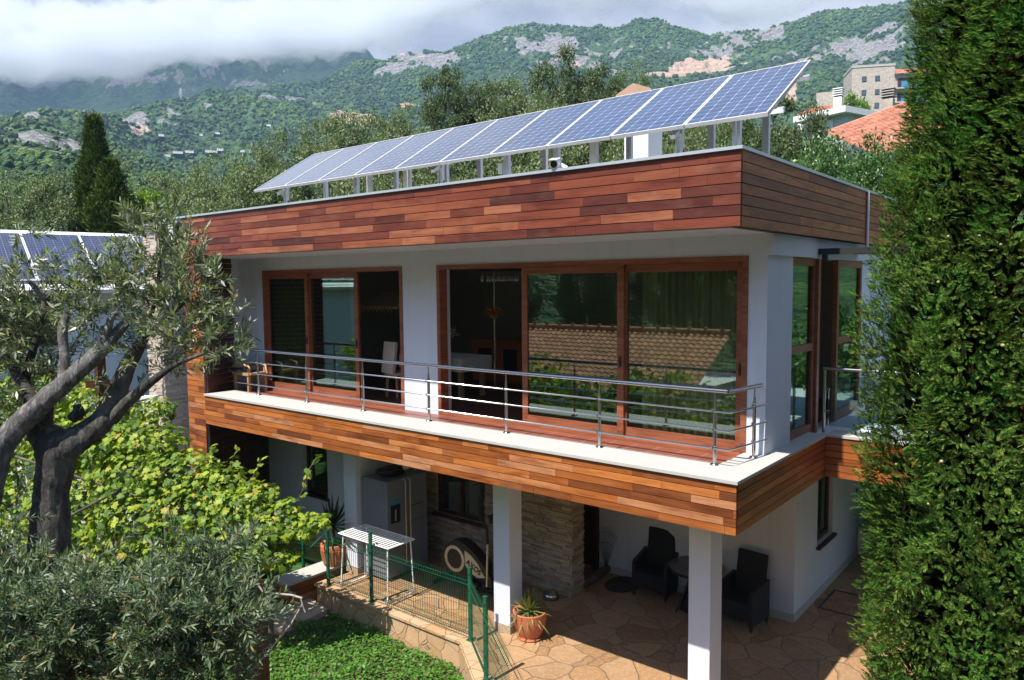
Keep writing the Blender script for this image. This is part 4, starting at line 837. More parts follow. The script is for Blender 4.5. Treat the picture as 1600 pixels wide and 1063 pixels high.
def twig_leaves(B, D, n_leaf, tl, ll, lw, droop=.15, spread=.75, up=.25):
    # leafy twigs: B start points, D directions; leaves in pairs along each twig
    B = np.asarray(B); D = unit(np.asarray(D)); n = len(B); k = n_leaf; t = np.linspace(.08, 1, k)[None, :, None]; ln = (np.broadcast_to(tl, (n,))*rng.uniform(.6, 1.25, n))[:, None, None]
    bend = unit(rand_unit(n)+np.array([0,0,-droop*3]))[:, None]*.18
    P = B[:, None]+D[:, None]*ln*t+bend*ln*t*t; T = unit(D[:, None]+bend*2*t)
    Sd = unit(np.cross(np.broadcast_to(T, P.shape), rand_unit(n)[:, None])); sg = np.where(np.arange(k) % 2 == 0, 1., -1.)[None, :, None]
    ang = (np.arange(k)//2 % 2)[None, :, None]; Up = np.cross(Sd, np.broadcast_to(T, P.shape)); side = np.where(ang == 0, Sd, Up)
    Dl = unit(T*(1-.35*spread)+side*sg*spread+np.array([0,0,up])*.5+.25*rand_unit(n*k).reshape(n, k, 3)); Nl = unit(rand_unit(n*k).reshape(n, k, 3)*.6+np.array([0,-.2,.8]))
    L = rng.uniform(.65, 1.2, n*k)*ll; return leaves(P.reshape(-1, 3), Dl.reshape(-1, 3), Nl.reshape(-1, 3), L, L*lw/ll*rng.uniform(.8, 1.2, n*k)), (B, B+D*ln[:, 0]+bend[:, 0]*ln[:, 0])
def thin_twigs(B, E, r=.0025):
    # three-sided stems
    d = unit(E-B); a = unit(np.cross(d, np.array([.3,.2,.9]))); b = np.cross(d, a); Vs = []
    for P_, rr_ in ((B, r), (E, r*.4)):
        for k in range(3): th_ = 2*PI*k/3; Vs.append(P_+rr_*(math.cos(th_)*a+math.sin(th_)*b))
    V = np.stack(Vs, 1).reshape(-1, 3); n = len(B); q = np.array([[0,1,4,3], [1,2,5,4], [2,0,3,5]]); return V, (q[None]+6*np.arange(n)[:, None, None]).reshape(-1, 4)
MAT['olive_leaf'] = M_leaf('olive_leaf', [(0,(.046,.066,.035)), (.4,(.102,.134,.067)), (.75,(.195,.23,.132)), (.93,(.32,.345,.24)), (1,(.30,.22,.08))], .42, .28, spec=.5)
MAT['olive_shrub'] = M_leaf('young_olive_leaf', [(0,(.030,.054,.026)), (.45,(.070,.112,.048)), (.8,(.135,.180,.085)), (.97,(.25,.285,.18)), (1,(.36,.19,.05))], .45, .25, spec=.35)
MAT['olive_far'] = M_leaf('silvery_foliage', [(0,(.05,.075,.028)), (.5,(.12,.165,.062)), (.85,(.21,.26,.115)), (1,(.30,.33,.18))], .55, .25, patch=(.35,(.75,.8,.6)))
MAT['dark_far'] = M_leaf('dark_foliage', [(0,(.028,.05,.018)), (.5,(.07,.105,.034)), (1,(.14,.18,.065))], .55, .25)
MAT['laurel'] = M_leaf('laurel_leaf', [(0,(.02,.055,.012)), (.5,(.05,.115,.022)), (.9,(.10,.19,.04)), (1,(.18,.25,.08))], .4, .3, spec=.5)
MAT['bright'] = M_leaf('bright_foliage', [(0,(.06,.13,.01)), (.5,(.15,.26,.02)), (1,(.26,.36,.04))], .5, .4)
MAT['conifer'] = M_leaf('conifer_foliage', [(0,(.016,.034,.007)), (.5,(.048,.078,.013)), (1,(.10,.135,.025))], .6, .2, spec=.1)
MAT['bark_far'] = M_bark('grey_bark', (.05,.04,.03), (.11,.09,.07), (.2,.17,.14))
def crown_tree(name, h, rad, mat, label, cat, seed, nclump=46, per=420, leaf=.13, lw=.05, base=.18, group=None, shape='oval', flat=1.0):
    global rng
    keep_, rng = rng, np.random.default_rng(seed)
    t = thing(name, (0,0,0), label, cat, group); cs = []
    while len(cs) < nclump:
        p = rng.uniform(-1, 1, 3); d = np.linalg.norm(p*np.array([1,1,1]))
        if d < 1 and d > .35: cs.append(p)
    cs = np.array(cs); top = (1-base)*h; cz = base*h+top*.5; C_ = cs*np.array([rad*.8, rad*.8, top*.44*flat])+np.array([0,0,cz]); r_ = rng.uniform(.17, .40, nclump)*rad
    Bp, Dp = [], []
    for c_, q_ in zip(C_, r_):
        u = rand_unit(per//8); out = unit(c_-np.array([0,0,cz*.8])); u = unit(u+out*.55+np.array([0,0,.35])); Bp.append(c_+u*q_*rng.uniform(.3, 1, (len(u), 1))); Dp.append(unit(u+.4*rand_unit(len(u))+np.array([0,0,.35])))
    Bp, Dp = np.concatenate(Bp), np.concatenate(Dp); k_ = 9; n_ = len(Bp)*k_; Q_ = np.repeat(Bp, k_, 0)+rng.normal(size=(n_, 3))*leaf*.75; O_ = np.repeat(Dp, k_, 0); L_ = leaf*rng.uniform(.6, 1.3, n_); V, F = leaves(Q_, O_*.45+rand_unit(n_), O_*1.1+np.array([0,-.1,.3])+.45*rand_unit(n_), L_, L_*lw/leaf*rng.uniform(.8, 1.3, n_))
    mesh_np('crown', V, F, mat, t); paths = [([(0,0,-.5), (rng.normal()*.1, rng.normal()*.1, h*.2), (rng.normal()*.2, rng.normal()*.2, h*.45)], [.05*h*.6, .035*h*.6, .02*h*.6])]
    for k in range(7): c_ = C_[rng.integers(nclump)]; paths.append(([(0,0,h*.15), c_*.5+np.array([0,0,h*.1]), c_], [.02*h*.6, .012*h*.6, .005*h]))
    bark_tube(paths, 7, .05).build('trunk', 'bark_far', t); rng = keep_; return t
protos = {}
for i in range(3): protos['olive', i] = crown_tree('olive_tree', 6, 2.6, 'olive_far', 'silvery olive tree in the grove behind the house', 'tree', 20+i, group='olive trees in the grove behind the house')
for i in range(2): protos['dark', i] = crown_tree('oak_tree', 8, 2.6, 'dark_far', 'dark green round-headed tree', 'tree', 30+i, nclump=64, leaf=.15, lw=.065)
for i in range(2): protos['laurel', i] = crown_tree('laurel_tree', 5, 2.0, 'laurel', 'glossy green laurel', 'tree', 40+i, nclump=64, per=260, leaf=.13, lw=.06, base=.0)
protos['bright', 0] = crown_tree('broadleaf_bush', 4, 1.6, 'bright', 'bright yellow-green bush', 'bush', 50, nclump=48, leaf=.15, lw=.1, base=.03)
used = set(); cnt = {}
def plant(kind, px, top, dep, wpx, label=None, group=None, hmin=0):
    p = at(px, top, dep); gz = height_at(np.array([p[0]]), np.array([p[1]]))[0][0]-.2; h = max(p[2]-gz, 2.0); w = wpx*dep/FPX
    vs = [k for k in protos if k[0] == kind]; key = vs[cnt.setdefault(kind, 0) % len(vs)]; cnt[kind] += 1; pr = protos[key]; H0, R0 = {'olive': (6,2.6), 'dark': (8,2.6), 'laurel': (5,2.0), 'bright': (4,1.6)}[kind]
    sx = w/2/R0*1.08; s = (sx, sx, min(h/H0*1.02, sx*1.35)); gz = p[2]-s[2]*H0*.98; rz = rng.uniform(0, 6.28); loc = (p[0], p[1], gz)
    if key not in used:
        used.add(key); pr.location = loc; pr.rotation_euler = (0,0,rz); pr.scale = s
        if label: pr['label'] = label
        if group: pr['group'] = group
        elif kind != 'olive' and 'group' in pr: del pr['group']
        return pr
    c = copy_thing(pr, loc, rz, s, label, group)
    return c
GO = 'olive trees in the grove behind the house'; LO = 'silvery olive tree in the grove behind the house'
for a in [(25,285,32,150), (95,283,30,140), (-70,270,33,150), (190,265,34,130), (240,300,30,110), (292,266,34,130), (345,252,33,140), (398,238,33,130), (450,212,36,130), (505,205,38,140), (548,188,40,140), (595,180,42,140), (642,176,40,130), (800,135,41,120), (842,152,38,110), (985,118,44,120), (1035,150,42,120), (1120,150,40,130), (310,292,26,140), (372,282,25,150), (440,262,26,150), (520,243,27,160), (600,226,27,160), (685,212,27,160), (770,190,28,170), (860,180,28,170), (950,172,28,170), (1040,180,27,170), (1120,195,26,160), (560,265,21,170), (700,245,21,180), (850,230,21,190), (1000,220,21,190), (1100,215,20,180)]:
    plant('olive', *a, label=LO, group=GO)
plant('dark', 698,108,38,100, 'dark green tree rising above the left half of the solar array'); plant('dark', 752,124,38,100, 'dark green tree just right of the tallest one left of the array middle')
plant('dark', 878,80,42,120, 'tallest dark green tree on the skyline behind the solar array'); plant('dark', 935,104,42,120, 'dark bushy tree right of the tallest one, behind the panels')
plant('dark', 1228,162,25,150, 'dark olive-green tree under the raised right end of the solar array'); plant('dark', 1180,185,24,130, 'dark tree behind the last solar post')
plant('laurel', 1240,262,17,130, 'glossy green laurel behind the right corner of the roof parapet'); plant('laurel', 1310,214,22,190, 'glossy green laurel in front of the clay tile roof'); plant('laurel', 1283,222,20,150, 'glossy green laurel hiding the grey wall under the clay tile roof'); plant('laurel', 1340,226,24,170, 'broad glossy laurel directly below the clay tile roof'); plant('laurel', 1375,212,19,150, 'glossy green laurel between tile roof and the big cypress'); plant('laurel', 1345,290,14,150, 'low glossy laurel right above the parapet beside the big cypress'); plant('laurel', 1290,278,15.5,120, 'low glossy laurel behind the side parapet')
plant('bright', 222,298,29,80, 'bright yellow-green bush right of the pair of conifers'); 
plant('bright', 1325,148,120,60, 'yellow-flowering bush left of the stone tower block')
# shrubs on the right of the house (seen in the side windows)
plant('laurel', 1480,470,14,300, 'laurel hedge plant right of the house behind the big cypress')
plant('dark', 1268,186,32,130, 'dark olive-green tree in front of the white flat-roofed house')
# --- two dark conifers on the left
def conifer(px, top, dep, wpx, label, seed):
    global rng
    keep_, rng = rng, np.random.default_rng(seed); p = at(px, top, dep); gz = height_at(np.array([p[0]]), np.array([p[1]]))[0][0]; h = p[2]-gz; R0 = wpx*dep/FPX/2
    t = thing('conifer', (p[0], p[1], gz), label, 'tree'); n = 5200; u = rng.random(n)**.8; a = rng.uniform(0, 2*PI, n); prof = np.minimum(1, (1-u)*2.6+.04)*(.9+.1*np.sin(u*20))
    lob = 1+.22*fbm(np.stack([np.cos(a)*1.6, np.sin(a)*1.6, u*7], 1), 3, seed); rr_ = R0*prof*lob*rng.uniform(.55, 1, n)**.5; B = np.stack([p[0]+np.cos(a)*rr_, p[1]+np.sin(a)*rr_, gz+.3+u*(h-.5)], 1)
    D = np.stack([np.cos(a)*.5, np.sin(a)*.5, np.full(n, 1.)], 1)+.3*rand_unit(n); (V, F), _ = twig_leaves(B, D, 6, .34, .15, .05, droop=0, spread=.5); mesh_np('foliage', V, F, 'conifer', t)
    MB().tube([(p[0], p[1], gz-.3), (p[0], p[1], gz+h*.9)], [.16, .03], 8).build('trunk', 'bark_far', t); rng = keep_
conifer(146, 186, 30, 62, 'taller of two dark columnar conifers behind the building on the left', 61)
conifer(172, 254, 28, 74, 'shorter dark conifer in front of the taller one, behind the building on the left', 62)
# ================================================================== FOREGROUND OLIVE
MAT['bark_olive'] = M_bark('olive_bark', (.008,.007,.006), (.042,.036,.031), (.17,.155,.14), 1.8); MAT['bark_limb'] = M_bark('pruned_limb_bark', (.012,.010,.009), (.12,.11,.105), (.40,.37,.35), 1.5)
def A5(x, y, d=5.0): return at(x, y, d)
ol = thing('olive_tree', (A5(75,1000)[0], A5(75,1000)[1], -3.95), 'old olive tree with pruned grey limbs in the left foreground', 'tree')
tb = A5(72,1000); px1 = lambda w, d=5.0: .68*w*d/FPX
trunk = [([np.array([tb[0]-.1, tb[1], -4.2]), np.array([tb[0], tb[1], -2.2]), A5(70,1000), A5(76,860), A5(80,770), A5(84,705), A5(62,668), A5(70,630)], [.28,.22,px1(44),px1(39),px1(35),px1(42),px1(30),px1(20)]),
  ([A5(-60,900,4.7), A5(-22,780,4.75), A5(2,698,4.8), A5(45,650,4.85), A5(98,602,4.9), A5(150,555,4.95), A5(184,518,5.0), A5(199,503,5.0)], [px1(34),px1(33),px1(30),px1(27),px1(24),px1(20),px1(13),px1(9)]),
  ([A5(86,708), A5(118,688,5.02), A5(150,668,5.05), A5(172,640,5.1), A5(188,600,5.15), A5(206,560,5.2), A5(232,520,5.25)], [px1(36),px1(28),px1(26),px1(24),px1(19),px1(15),px1(7)]),
  ([A5(176,655,5.08), A5(200,628,5.0), A5(235,598,4.95), A5(275,570,4.9), A5(320,552,4.85)], [px1(15),px1(12),px1(9),px1(6),px1(3)]),
  ([A5(98,600,4.9), A5(101,560,4.92), A5(98,515,4.92), A5(106,490,4.95)], [px1(13),px1(10.5),px1(9.5),px1(8)]),
  ([A5(158,545,4.95), A5(168,515,4.95), A5(174,496,4.95), A5(184,488,4.95)], [px1(9),px1(8),px1(7),px1(4)]),
  ([A5(112,655,5.0), A5(122,645,5.0), A5(120,632,5.0)], [px1(11),px1(13),px1(7)]),
  ([A5(70,470,5.3), A5(55,450,5.3), A5(45,440,5.3)], [px1(7),px1(7),px1(6)]),
  ([A5(62,668,5), A5(40,600,5.25), A5(60,520,5.3), A5(72,465,5.3)], [px1(14),px1(11),px1(9),px1(7)]),
  ([A5(206,560,5.2), A5(240,480,5.3), A5(250,400,5.35), A5(245,350,5.35)], [px1(8),px1(5),px1(3),px1(1.5)]),
  ([A5(232,520,5.25), A5(290,470,5.2), A5(310,410,5.2)], [px1(6),px1(4),px1(2)]),
  ([A5(62,640,5), A5(10,560,5.3), A5(-40,480,5.4)], [px1(14),px1(9),px1(5)])]
trunk[0] = (trunk[0][0], [r_*1.02 for r_ in trunk[0][1]]); trunk[2] = (trunk[2][0], [r_*1.05 for r_ in trunk[2][1]])
bark_tube([trunk[k] for k in (0, 2, 3, 6, 8, 9, 10, 11)], 30, .20).build('trunk', 'bark_olive', ol)
trunk[1] = (trunk[1][0], [r_*.86 for r_ in trunk[1][1]])
for k in ([1, 5], [4], [7]): bark_tube([trunk[q_] for q_ in k], 26, .17).build('pruned_limb', 'bark_limb', ol)
def leafy(blobs_, name_l, par, mat, tl, ll, lw, nleaf, dj=.28, updir=(0,0,.35)):
    Bp, Dp = [], []
    for (x, y, d, rx, ry, n) in blobs_:
        c = at(x, y, d); u = rng.normal(size=(n, 3)); u = unit(u)*rng.random((n, 1))**.45
        P_ = c+CR*(u[:, :1]*rx*d/FPX)+CU*(u[:, 1:2]*ry*d/FPX)+CF*(u[:, 2:]*dj)
        Bp.append(P_); Dp.append(unit(unit(P_-c)*.8+np.array(updir)+.5*rand_unit(n)))
    Bp, Dp = np.concatenate(Bp), np.concatenate(Dp); (V, F), (B, E) = twig_leaves(Bp, Dp, nleaf, tl, ll, lw)
    mesh_np(name_l, V, F, mat, par); return B, E
bl = [(235,385,5.3,36,38,26), (225,440,5.3,55,40,40), (292,395,5.2,18,30,11), (296,440,5.2,28,32,14), (345,436,5.1,16,12,4), (270,490,5.2,62,36,48), (180,455,5.2,50,32,34), (130,425,5.2,26,20,10), (150,490,5.2,55,32,30), (75,480,5.3,50,32,30), (25,455,5.3,40,26,20), (30,520,5.3,55,36,36), (95,545,5.3,45,28,24), (318,535,5.0,42,26,18), (352,548,4.95,22,18,9), (355,500,5.0,14,16,6), (250,545,5.1,50,28,22), (200,615,5.1,20,16,4), (268,582,5.05,18,10,4), (20,590,5.3,50,36,30), (90,600,5.4,34,22,9), (40,640,5.4,24,20,7), (30,410,5.2,26,20,7), (20,345,5.0,20,24,5), (65,425,5.2,18,12,4), (268,350,5.35,10,18,5), (242,352,5.35,10,16,4), (290,490,5.15,34,26,11), (160,430,5.3,24,20,8), (-40,500,5.3,60,80,50), (-30,620,5.3,50,50,30)]
B, E = leafy(bl, 'foliage', ol, 'olive_leaf', .21, .072, .0150, 26); V, F = thin_twigs(B, E, .0028); tag(mesh_np('twigs', V, F, 'bark_olive', ol), kind='stuff')
sh = thing('olive_shrub', (at(200,1063,4.3)[0], at(200,1063,4.3)[1], -3.95), 'dense grey-green young olive growing in front of the old olive trunk, lower left', 'shrub')
bs = []; r_b = random.Random(11)
for k in range(210):
    x = r_b.uniform(-60, 385); y = r_b.uniform(840, 1080); topl = np.interp(x, [-60,0,60,130,200,260,300,340,380,400,420], [850,835,890,895,880,868,858,858,850,880,930]); bot = np.interp(x, [-60,330,370,420], [1090,1090,1000,955])
    if y < topl+14 or y > bot: continue
    bs.append((x, y, r_b.uniform(3.9, 4.7) if y > 930 else r_b.uniform(4.3, 4.75), r_b.uniform(20, 40), r_b.uniform(18, 32), r_b.randint(7, 15)))
bs += [(380,862,4.6,20,14,7), (388,848,4.6,10,12,3), (285,848,4.6,16,16,6), (12,800,4.7,26,30,9), (140,878,4.6,26,16,6)]
B, E = leafy(bs, 'foliage', sh, 'olive_shrub', .18, .055, .0118, 26, .12); V, F = thin_twigs(B, E, .0028); tag(mesh_np('twigs', V, F, 'bark_olive', sh), kind='stuff')
m = MB()
for pts, r in (([(398,905),(410,925),(430,928),(455,930),(472,935)], .0045), ([(470,935),(474,950),(477,957)], .003), ([(472,945),(455,975),(430,1005),(405,1035),(390,1052)], .0035), ([(425,928),(408,940),(395,955),(391,967)], .003), ([(418,952),(395,958),(375,965),(355,945)], .003), ([(420,978),(400,984),(392,990)], .002), ([(440,1010),(428,1015)], .002), ([(400,1040),(405,1046)], .002)): m.tube([at(x, y, 4.4) for x, y in pts], r*1.5, 6)
MAT['bare_twig'] = M_plain('bare_twig', (.34,.28,.24), .8); m.build('bare_twigs', 'bare_twig', sh)
st = at(190,1063,4.4); bark_tube([([(st[0], st[1], -4.1), (st[0]+.1, st[1], -1.6), at(200,1000,4.4)], [.09,.07,.03]), ([at(350,1063,4.6)+np.array([0,0,-2.]), at(342,1000,4.6), at(335,950,4.6)], [.03,.022,.012])], 10).build('trunk', 'bark_olive', sh)
# wooden post beside the shrub
p = at(393,1000,7.0); m = MB(); m.box(p[0]-.11, p[0]+.11, p[1]-.11, p[1]+.11, -3.95, at(395,948,7.0)[2]); po = thing('wooden_post', (p[0], p[1], -3.95), 'thick dark brown timber post at the lawn edge behind the young olive', 'post')
m.build('shaft', 'frame_dark', po); m = MB(); zt = at(395,948,7.0)[2]; m.box(p[0]-.13, p[0]+.13, p[1]-.13, p[1]+.13, zt+.001, zt+.05); m.build('cap', 'frame_dark', po)
# ================================================================== GRAPE VINE
MAT['vine'] = M_leaf('vine_leaf', [(0,(.045,.10,.012)), (.3,(.11,.195,.014)), (.65,(.225,.315,.022)), (.92,(.36,.42,.04)), (1,(.38,.26,.05))], .48, .42, (1.3,1.35,.35), spec=.35)
def vine(bl, name, label, leaf, par=None, mat='vine'):
    Ps, Cs = [], []
    for (x, y, d, r, n) in bl:
        c = at(x, y, d) if d else np.array((x, y, 0.)); u = unit(rng.normal(size=(n, 3)))*(rng.uniform(.55, 1, (n, 1))); Ps.append(c+u*np.array([r, r, r*.62])); Cs.append(np.repeat(c[None], n, 0))
    P_ = np.concatenate(Ps); C_ = np.concatenate(Cs); out = unit(P_-C_); n = len(P_); nrm = unit(out*.7+np.array([0,-.25,.75])+.55*rand_unit(n)); ax = unit(rand_unit(n)+out*.7+np.array([0,0,-.35])); ax = unit(ax-nrm*(ax*nrm).sum(1, keepdims=True)); s = rng.uniform(.55, 1.25, n)*leaf
    return leaves(P_, ax, nrm, s, s*.98, 'lobed'), P_
vl = [(20,600,13.5,.7,240), (90,610,13.5,.7,260), (150,640,13.2,.65,240), (40,680,13,.8,320), (110,700,12.8,.8,320), (180,690,12.6,.75,320), (235,690,12.5,.6,240), (240,640,12.9,.36,90), (210,745,12.2,.8,340), (280,740,12.2,.7,300), (335,760,12,.62,260), (300,800,11.8,.75,320), (220,810,11.8,.85,340), (130,790,12.2,.9,360), (50,790,12.4,.9,340), (375,790,11.7,.5,200), (400,770,11.7,.32,80), (430,815,11.5,.48,190), (470,822,11.4,.3,80), (495,815,11.3,.22,36), (400,850,11.4,.55,220), (330,850,11.5,.7,260), (450,790,11.5,.2,30), (240,870,11.5,.7,220), (440,870,11.4,.3,70), (150,870,11.8,.8,240), (50,870,12,.9,240), (-40,760,12.8,.9,260), (-40,650,13.3,.8,200)]
gv = thing('grape_vine', (-8.6, -1.6, -3.9), 'bright yellow-green grape vine sprawling over a trellis left of the terrace', 'vine')
vl = [(a_, b_, c_, d_, int(n_*1.95)) for a_, b_, c_, d_, n_ in vl]; (V, F), _ = vine(vl, 'x', '', .097); mesh_np('leaves', V, F, 'vine', gv)
m = MB(); shoots = [[(330,730,12),(333,712,12),(337,698,12)], [(355,740,11.9),(365,715,11.9),(372,700,11.9)], [(385,760,11.7),(402,735,11.7),(408,718,11.7)], [(460,790,11.5),(476,760,11.5),(482,735,11.5),(495,715,11.5)], [(260,640,12.8),(272,632,12.8)], [(60,600,13.5),(66,570,13.5)]]
LP, LA = [], []
for s_ in shoots:
    pts = [at(*q_) for q_ in s_]; m.tube(pts, .008, 6)
    for k in range(len(pts)-1):
        for u_ in (.2, .5, .8, 1.0): LP.append(pts[k]*(1-u_)+pts[k+1]*u_+rng.normal(size=3)*.03)
LP = np.array(LP); V, F = leaves(LP, rand_unit(len(LP))+np.array([0,0,-.3]), np.array([.3,-.6,.6])+.4*rand_unit(len(LP)), rng.uniform(.06, .13, len(LP)), rng.uniform(.06, .13, len(LP)), 'lobed'); mesh_np('shoot_leaves', V, F, 'vine', gv)
for a, b in (((-10.5,-3.3,-.6), (-6.6,-.9,-1.9)), ((-10.9,-2,-.6), (-7,-.4,-1.9)), ((-9.8,-.8,-.9), (-8.5,-3.3,-1.2))): m.tube([a, b], .02, 6)
for x, y in ((-10.2,-2.9), (-9.8,-1.2), (-8.0,-2.2), (-7.3,-.9)): m.tube([(x, y, -3.95), (x+.1, y, -2.6), (x, y+.05, -1.4)], [.05,.04,.03], 8)
m.build('stems', 'bark_far', gv)
# hedge in the neighbour's garden, seen only in the door glass
nh = thing('vine_hedge', (-9, -7.5, -3.9), 'vine-covered hedge in the garden behind the viewpoint, mirrored in the door glass', 'hedge')
P_ = np.stack([rng.uniform(-20, -3.6, 9000), rng.normal(-7.6, .55, 9000), np.zeros(9000)], 1); P_[:, 2] = -3.6+rng.random(9000)**.5*(2.95+.35*np.sin(P_[:, 0]*1.7)+.25*np.sin(P_[:, 0]*4.1)); nrm = unit(np.array([0,.5,.7])+.6*rand_unit(9000)); V, F = leaves(P_, rand_unit(9000), nrm, rng.uniform(.09, .2, 9000), rng.uniform(.09, .2, 9000), 'lobed'); mesh_np('leaves', V, F, 'vine', nh)
m = MB()
for x in range(-19, -3, 2): m.tube([(x, -7.6, -3.95), (x+.2, -7.6, -1.0)], .04, 6)
m.build('stems', 'bark_far', nh)
# ================================================================== CYPRESS (right foreground)
cy_c = at(1652,531,6.6); cyx, cyy = cy_c[0], cy_c[1]
cyp = thing('cypress', (cyx, cyy, -3.95), 'huge dense green cypress filling the right edge of the view', 'tree')
MAT['cypress'] = M_leaf('cypress_spray', [(0,(.022,.054,.012)), (.4,(.054,.110,.020)), (.8,(.098,.160,.028)), (.95,(.17,.21,.04)), (1,(.26,.17,.05))], .75, .22, (1.2,1.3,.4), spec=.0, patch=(2.2,(.55,.95,.8)))
def cyp_r(z): return np.interp(z, [-4, -3, -1.6, -.4, .6, 1.6, 2.6, 3.2, 4.2, 5.2, 7, 9, 10.2], [.9, 1.22, 1.38, 1.46, 1.48, 1.45, 1.36, 1.26, 1.16, 1.08, .85, .45, .02])
n = 52000; z = rng.uniform(-3.6, 6.0, n); a = rng.uniform(0, 2*PI, n)
front = rng.random(n) < .62; ac = math.atan2(CAM[1]-cyy, CAM[0]-cyx); a = np.where(front, ac+rng.uniform(-1.75, 1.75, n), a)
q = np.stack([np.cos(a)*1.5, np.sin(a)*1.5, z*.55], 1); lump = .12*fbm(q*1.15, 3, 71)+.13*fbm(q*3.0, 3, 77)+.045*fbm(q*8, 2, 79); rr_ = cyp_r(z)*(1+lump); dpt = rng.random(n)**1.5*.22; rr_ = rr_-dpt
P_ = np.stack([cyx+np.cos(a)*rr_, cyy+np.sin(a)*rr_, z], 1); out = np.stack([np.cos(a), np.sin(a), np.zeros(n)], 1)
lean = np.stack([fbm(q*2.1+k_, 2, 83+k_) for k_ in range(3)], 1); ax = unit(out*.75+np.array([0,0,.5])+.8*lean+.7*rand_unit(n)); nr_ = unit(out*.9+np.array([0,-.2,.35])+.7*lean+.38*rand_unit(n)); Ls = rng.uniform(.06, .125, n)
sd = unit(np.cross(ax, nr_)); K = [(.0,0,.5), (.06,1,.36), (.06,-1,.36), (.18,1,.38), (.18,-1,.38), (.3,1,.36), (.3,-1,.36), (.42,1,.32), (.42,-1,.32), (.55,1,.28), (.55,-1,.28), (.68,1,.22), (.68,-1,.22), (.5,0,.5)]
PP, DD, NN, LL = [], [], [], []
for t_, s_, l_ in K:
    PP.append(P_+ax*Ls[:, None]*t_); DD.append(unit(ax+sd*s_*rng.uniform(.5, 1.0, (n, 1))+.15*rand_unit(n))); NN.append(nr_+.25*rand_unit(n)); LL.append(Ls*l_)
PP = np.stack(PP, 1).reshape(-1, 3); DD = np.stack(DD, 1).reshape(-1, 3); NN = np.stack(NN, 1).reshape(-1, 3); LL = np.stack(LL, 1).reshape(-1); V, F = leaves(PP, DD, NN, LL, LL*.15+.0028)
mesh_np('foliage', V, F, 'cypress', cyp)
MB().tube([(cyx, cyy, -4.2), (cyx, cyy, 1), (cyx, cyy, 8)], [.22,.16,.05], 12).build('trunk', 'bark_far', cyp)
# added near-black core with brown bits: crown shade in colour, closes gaps
n = 15000; z = rng.uniform(-3.6, 6, n); a = rng.uniform(0, 2*PI, n); rr_ = cyp_r(z)*rng.uniform(.45, .80, n); P_ = np.stack([cyx+np.cos(a)*rr_, cyy+np.sin(a)*rr_, z], 1); MAT['cyp_in'] = M_leaf('shade_core_sprays', [(0,(.008,.011,.004)), (.7,(.014,.022,.006)), (1,(.035,.022,.009))], .9, .1, spec=0)
V, F = leaves(P_, rand_unit(n)+np.array([0,0,.6]), rand_unit(n), rng.uniform(.15, .34, n), rng.uniform(.06, .13, n)); mesh_np('dark_core', V, F, 'cyp_in', cyp)
MAT['cone'] = M_plain('cypress_cone', (.36,.27,.16), .8, var=.3, scale=20); MAT['cone_green'] = M_plain('young_cone', (.20,.24,.07), .7, var=.3, scale=20)
cone0 = None
for k in range(46):
    z_ = rng.uniform(-2.4, 5.0); a_ = ac+rng.uniform(-1.3, 1.3); r_ = float(cyp_r(z_))*(1+.17*float(fbm(np.array([[math.cos(a_)*1.5*1.15, math.sin(a_)*1.5*1.15, z_*.55*1.15]]), 3, 71)[0]))-.01; p = (cyx+math.cos(a_)*r_, cyy+math.sin(a_)*r_, z_)
    if cone0 is None or k == 1:
        V_ = ico_v*.017*(1+.1*rng.normal(size=(12, 1))); o = mesh_np('cone', V_, ico_f, 'cone' if cone0 is None else 'cone_green', None, True); o.parent = cyp; sbm = o.modifiers.new('s', 'SUBSURF'); sbm.levels = sbm.render_levels = 1
        if cone0 is None: cone0 = o
        else: cone1 = o
    else:
        o = (cone0 if rng.random() < .55 else cone1).copy(); COL.objects.link(o); o.parent = cyp
    o.location = (p[0]-cyx, p[1]-cyy, p[2]+3.95); o.rotation_euler = tuple(rng.uniform(0, 6, 3)); o.scale = (rng.uniform(.8, 1.3),)*3
# small leafy plant at the patio edge, bottom right
bp_ = at(1365,1045,8.6); t = thing('leafy_shrub', (bp_[0], bp_[1], ZG), 'small light green shrub at the foot of the big cypress by the paving', 'shrub'); (V, F), (B, E) = twig_leaves(np.array([bp_[0]+.15, bp_[1], ZG+.25])+rng.normal(size=(170, 3))*np.array([.22,.22,.16]), rand_unit(170)+np.array([0,0,.7]), 14, .18, .055, .022); mesh_np('foliage', V, F, 'laurel', t); V, F = thin_twigs(B, E); tag(mesh_np('twigs', V, F, 'bark_far', t), kind='stuff'); MB().tube([(bp_[0]+.15, bp_[1], ZG-.4), (bp_[0]+.15, bp_[1], ZG+.3)], .02, 6).build('stem', 'bark_far', t)
# ================================================================== NEIGHBOURS
MAT['blue_wall'] = M_plaster('pale_blue_plaster', (.60,.66,.72)); MAT['white_wall'] = M_plaster('white_render', (.74,.73,.72)); MAT['grey_wall'] = M_plaster('grey_render', (.46,.47,.46))
def tile_roof(mb, a, b, c, d, rows, cols, depth=.06):
    # rows of curved tiles on the sloping quad a-b (eave) to d-c (ridge)
    a, b, c, d = (np.array(q_, float) for q_ in (a, b, c, d)); nn_ = np.cross(b-a, d-a); nn_ /= np.linalg.norm(nn_)
    for i in range(rows):
        for j in range(cols):
            def Q(u, v): return (a*(1-u)+b*u)*(1-v)+(d*(1-u)+c*u)*v
            u0, u1, v0, v1 = j/cols, (j+1)/cols, i/rows, (i+1.12)/rows; L0, L1 = [], []; k = 4
            for s in range(k+1):
                u = u0+(u1-u0)*s/k; hgt = depth*math.sin(PI*s/k); L0.append(Q(u, v0)+nn_*(hgt+depth*.55)); L1.append(Q(u, min(v1, 1))+nn_*(hgt+.005))
            mb.add(L0+L1, [(s, s+1, k+2+s, k+1+s) for s in range(k)]+[tuple(range(k, -1, -1))], None, False)
